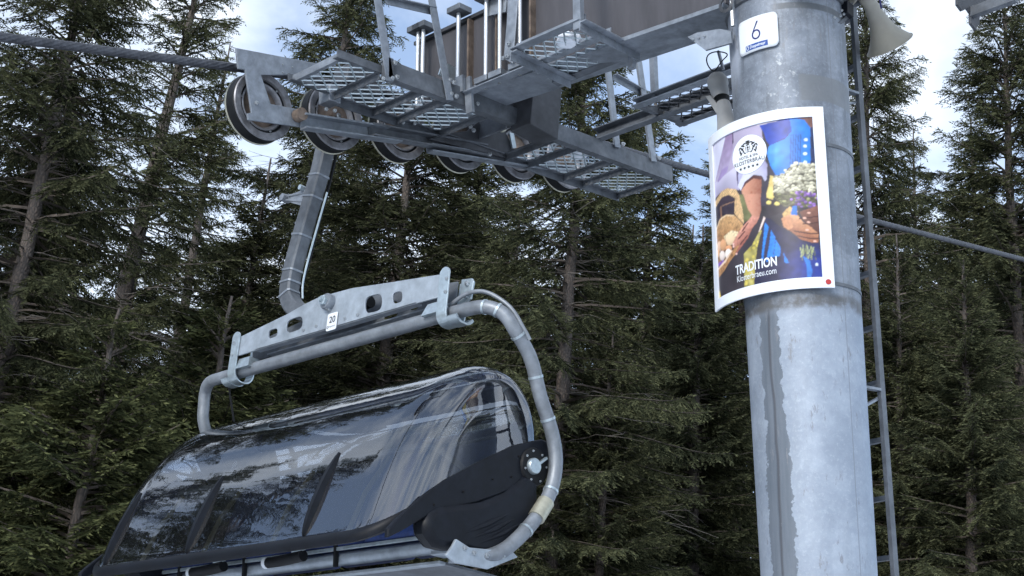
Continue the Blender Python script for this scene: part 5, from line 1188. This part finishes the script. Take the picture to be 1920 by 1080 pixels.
# seat inside: cushions, back rest, restraint bar with rods
for i in range(4):
    u0 = CU - 1.16 + i * 0.58
    b = MB(); b.box((u0 + 0.29, 4.66, 3.055), (0.275, 0.20, 0.050)); b.build('seat_cushion', 'blue', chair, True, 0.03)
    b = MB(); b.prism([(u0 + 0.015, 4.80, 3.06), (u0 + 0.015, 4.90, 3.06), (u0 + 0.015, 4.97, 3.58), (u0 + 0.015, 4.90, 3.60)], (0.55, 0, 0)); b.build('back_cushion', 'blue', chair, True, 0.025)
    MB().tube([(u0 + 0.20, 4.42, 3.40), (u0 + 0.20, 4.30, 3.20), (u0 + 0.20, 4.22, 2.98)], 0.0125, 10).build('restraint_rod', 'rod', chair, True)
rb = [(-6.10, 4.43, 3.43), (-5.6, 4.43, 3.43), (-5.18, 4.43, 3.432), (-5.06, 4.45, 3.425), (-4.99, 4.53, 3.375), (-4.955, 4.66, 3.30)]
MB().tube(spline([tuple(mirror(q)) for q in rb[:0:-1]] + rb, 6), 0.014, 10).build('restraint_bar', 'galv', chair, True)
# padded black end shells of the seat
for sg in (1, -1):
    x0 = CU + sg * 1.145
    sh = [(4.291, 2.962), (4.278, 3.007), (4.297, 3.059), (4.353, 3.101), (4.442, 3.128), (4.607, 3.178), (4.756, 3.258), (4.888, 3.378), (4.970, 3.37), (4.985, 3.24), (4.90, 3.09), (4.77, 2.972), (4.637, 2.931), (4.535, 2.928), (4.42, 2.917), (4.355, 2.916)]
    p = MB(); p.prism([(x0, *q) for q in sh], (sg * 0.11, 0, 0)); p.build('end_shell', 'black', chair, True, 0.035)
for k in range(3):
    MB().tube([(CU + 1.250, 4.50 + 0.05 * k, 3.000 - 0.012 * k), (CU + 1.252, 4.66 + 0.05 * k, 3.085 - 0.012 * k), (CU + 1.250, 4.80 + 0.04 * k, 3.165 - 0.015 * k)], [0.004, 0.014, 0.004], 10).build('shell_ridge', 'black', chair, True)
# galvanised seat frame: two long rails, end brackets, cross ribs, foot rests
MB().tube([(CU - 1.12, 4.52, 2.962), (CU + 1.12, 4.52, 2.962)], 0.034, 16).build('seat_rail', 'plate', chair, True)
MB().bar((CU - 1.12, 4.52, 2.885), (CU + 1.12, 4.52, 2.885), 0.04, 0.016).build('seat_rail', 'plate', chair, False, 0.003)
MB().bar((CU - 1.12, 4.468, 3.000), (CU + 1.12, 4.468, 3.000), 0.012, 0.018).build('seat_lip', 'zinc', chair, False, 0.002)
MB().box((CU, 4.72, 2.890), (1.11, 0.17, 0.006)).build('seat_pan', 'galv_dull', chair)
for sg in (1, -1):
    x = CU + sg * 1.262
    p = MB(); p.prism([(x, 4.447, 2.966), (x, 4.533, 2.945), (x, 4.66, 2.962), (x, 4.80, 2.985), (x, 4.844, 2.963), (x, 4.66, 2.872), (x, 4.46, 2.860), (x, 4.395, 2.885), (x, 4.425, 2.925)], (sg * 0.016, 0, 0)); p.build('end_bracket', 'plate', chair, False, 0.003)
    for q in ((4.50, 2.935), (4.56, 2.925), (4.64, 2.93), (4.74, 2.945)): bolt((x + sg * 0.016, *q), (sg, 0, 0), 0.012, chair)
    MB().bar((CU + sg * 1.10, 4.50, 2.92), (x, 4.50, 2.92), 0.08, 0.02).build('end_bracket', 'plate', chair, False, 0.003)
for u in (-5.70, -6.45, -7.05): MB().bar((u, 4.478, 2.915), (u, 4.465, 3.03), 0.018, 0.02, (0, 1, 0)).build('strap', 'rubber', chair)
for u in (-5.95, -6.62):
    MB().tube(spline([(u - 0.20, 4.40, 2.955), (u - 0.05, 4.39, 2.955), (u + 0.10, 4.39, 2.965)]), 0.028, 12).build('foot_rest', 'rubber', chair, True)
    MB().tube(spline([(u + 0.02, 4.38, 2.99), (u + 0.12, 4.38, 3.0), (u + 0.18, 4.39, 3.05)]), 0.009, 8).build('foot_rest_bow', 'zinc', chair, True)
    MB().tube([(u - 0.22, 4.40, 2.955), (u - 0.195, 4.40, 2.955)], 0.030, 12).build('foot_rest_cap', 'white', chair, True)
# thin black stay between top tube and hood
MB().tube([(-7.02, CV, 4.10), (-7.04, 4.66, 3.90)], 0.006, 8).build('stay', 'rubber', chair, True)

# ------------------------------------------------------------------ pieces of parts hang one level deeper
def kids(root, *names): return [o for o in root.children if o.name.split('.')[0] in names]
def deeper(children, part):
    for o in children:
        if o is not part: o.parent = part; o.matrix_parent_inverse = Matrix()
deeper(kids(chair, 'numeral', 'lettering', 'maker_mark'), kids(chair, 'number_plate')[0])
deeper(kids(num, 'numeral', 'maker_bar', 'lettering', 'maker_mark'), kids(num, 'plate')[0])
emb = kids(post, 'emblem')[0]; deeper(kids(post, 'star', 'crest') + kids(post, 'lettering')[:2], emb)
deeper(kids(post, 'lettering'), kids(post, 'print')[0])
deeper(kids(chair, 'restraint_rod'), kids(chair, 'restraint_bar')[0])
deeper(kids(chair, 'foot_rest_bow', 'foot_rest_cap'), kids(chair, 'foot_rest')[0])
deeper(kids(chair, 'rib'), shell)
bpy.context.view_layer.update()
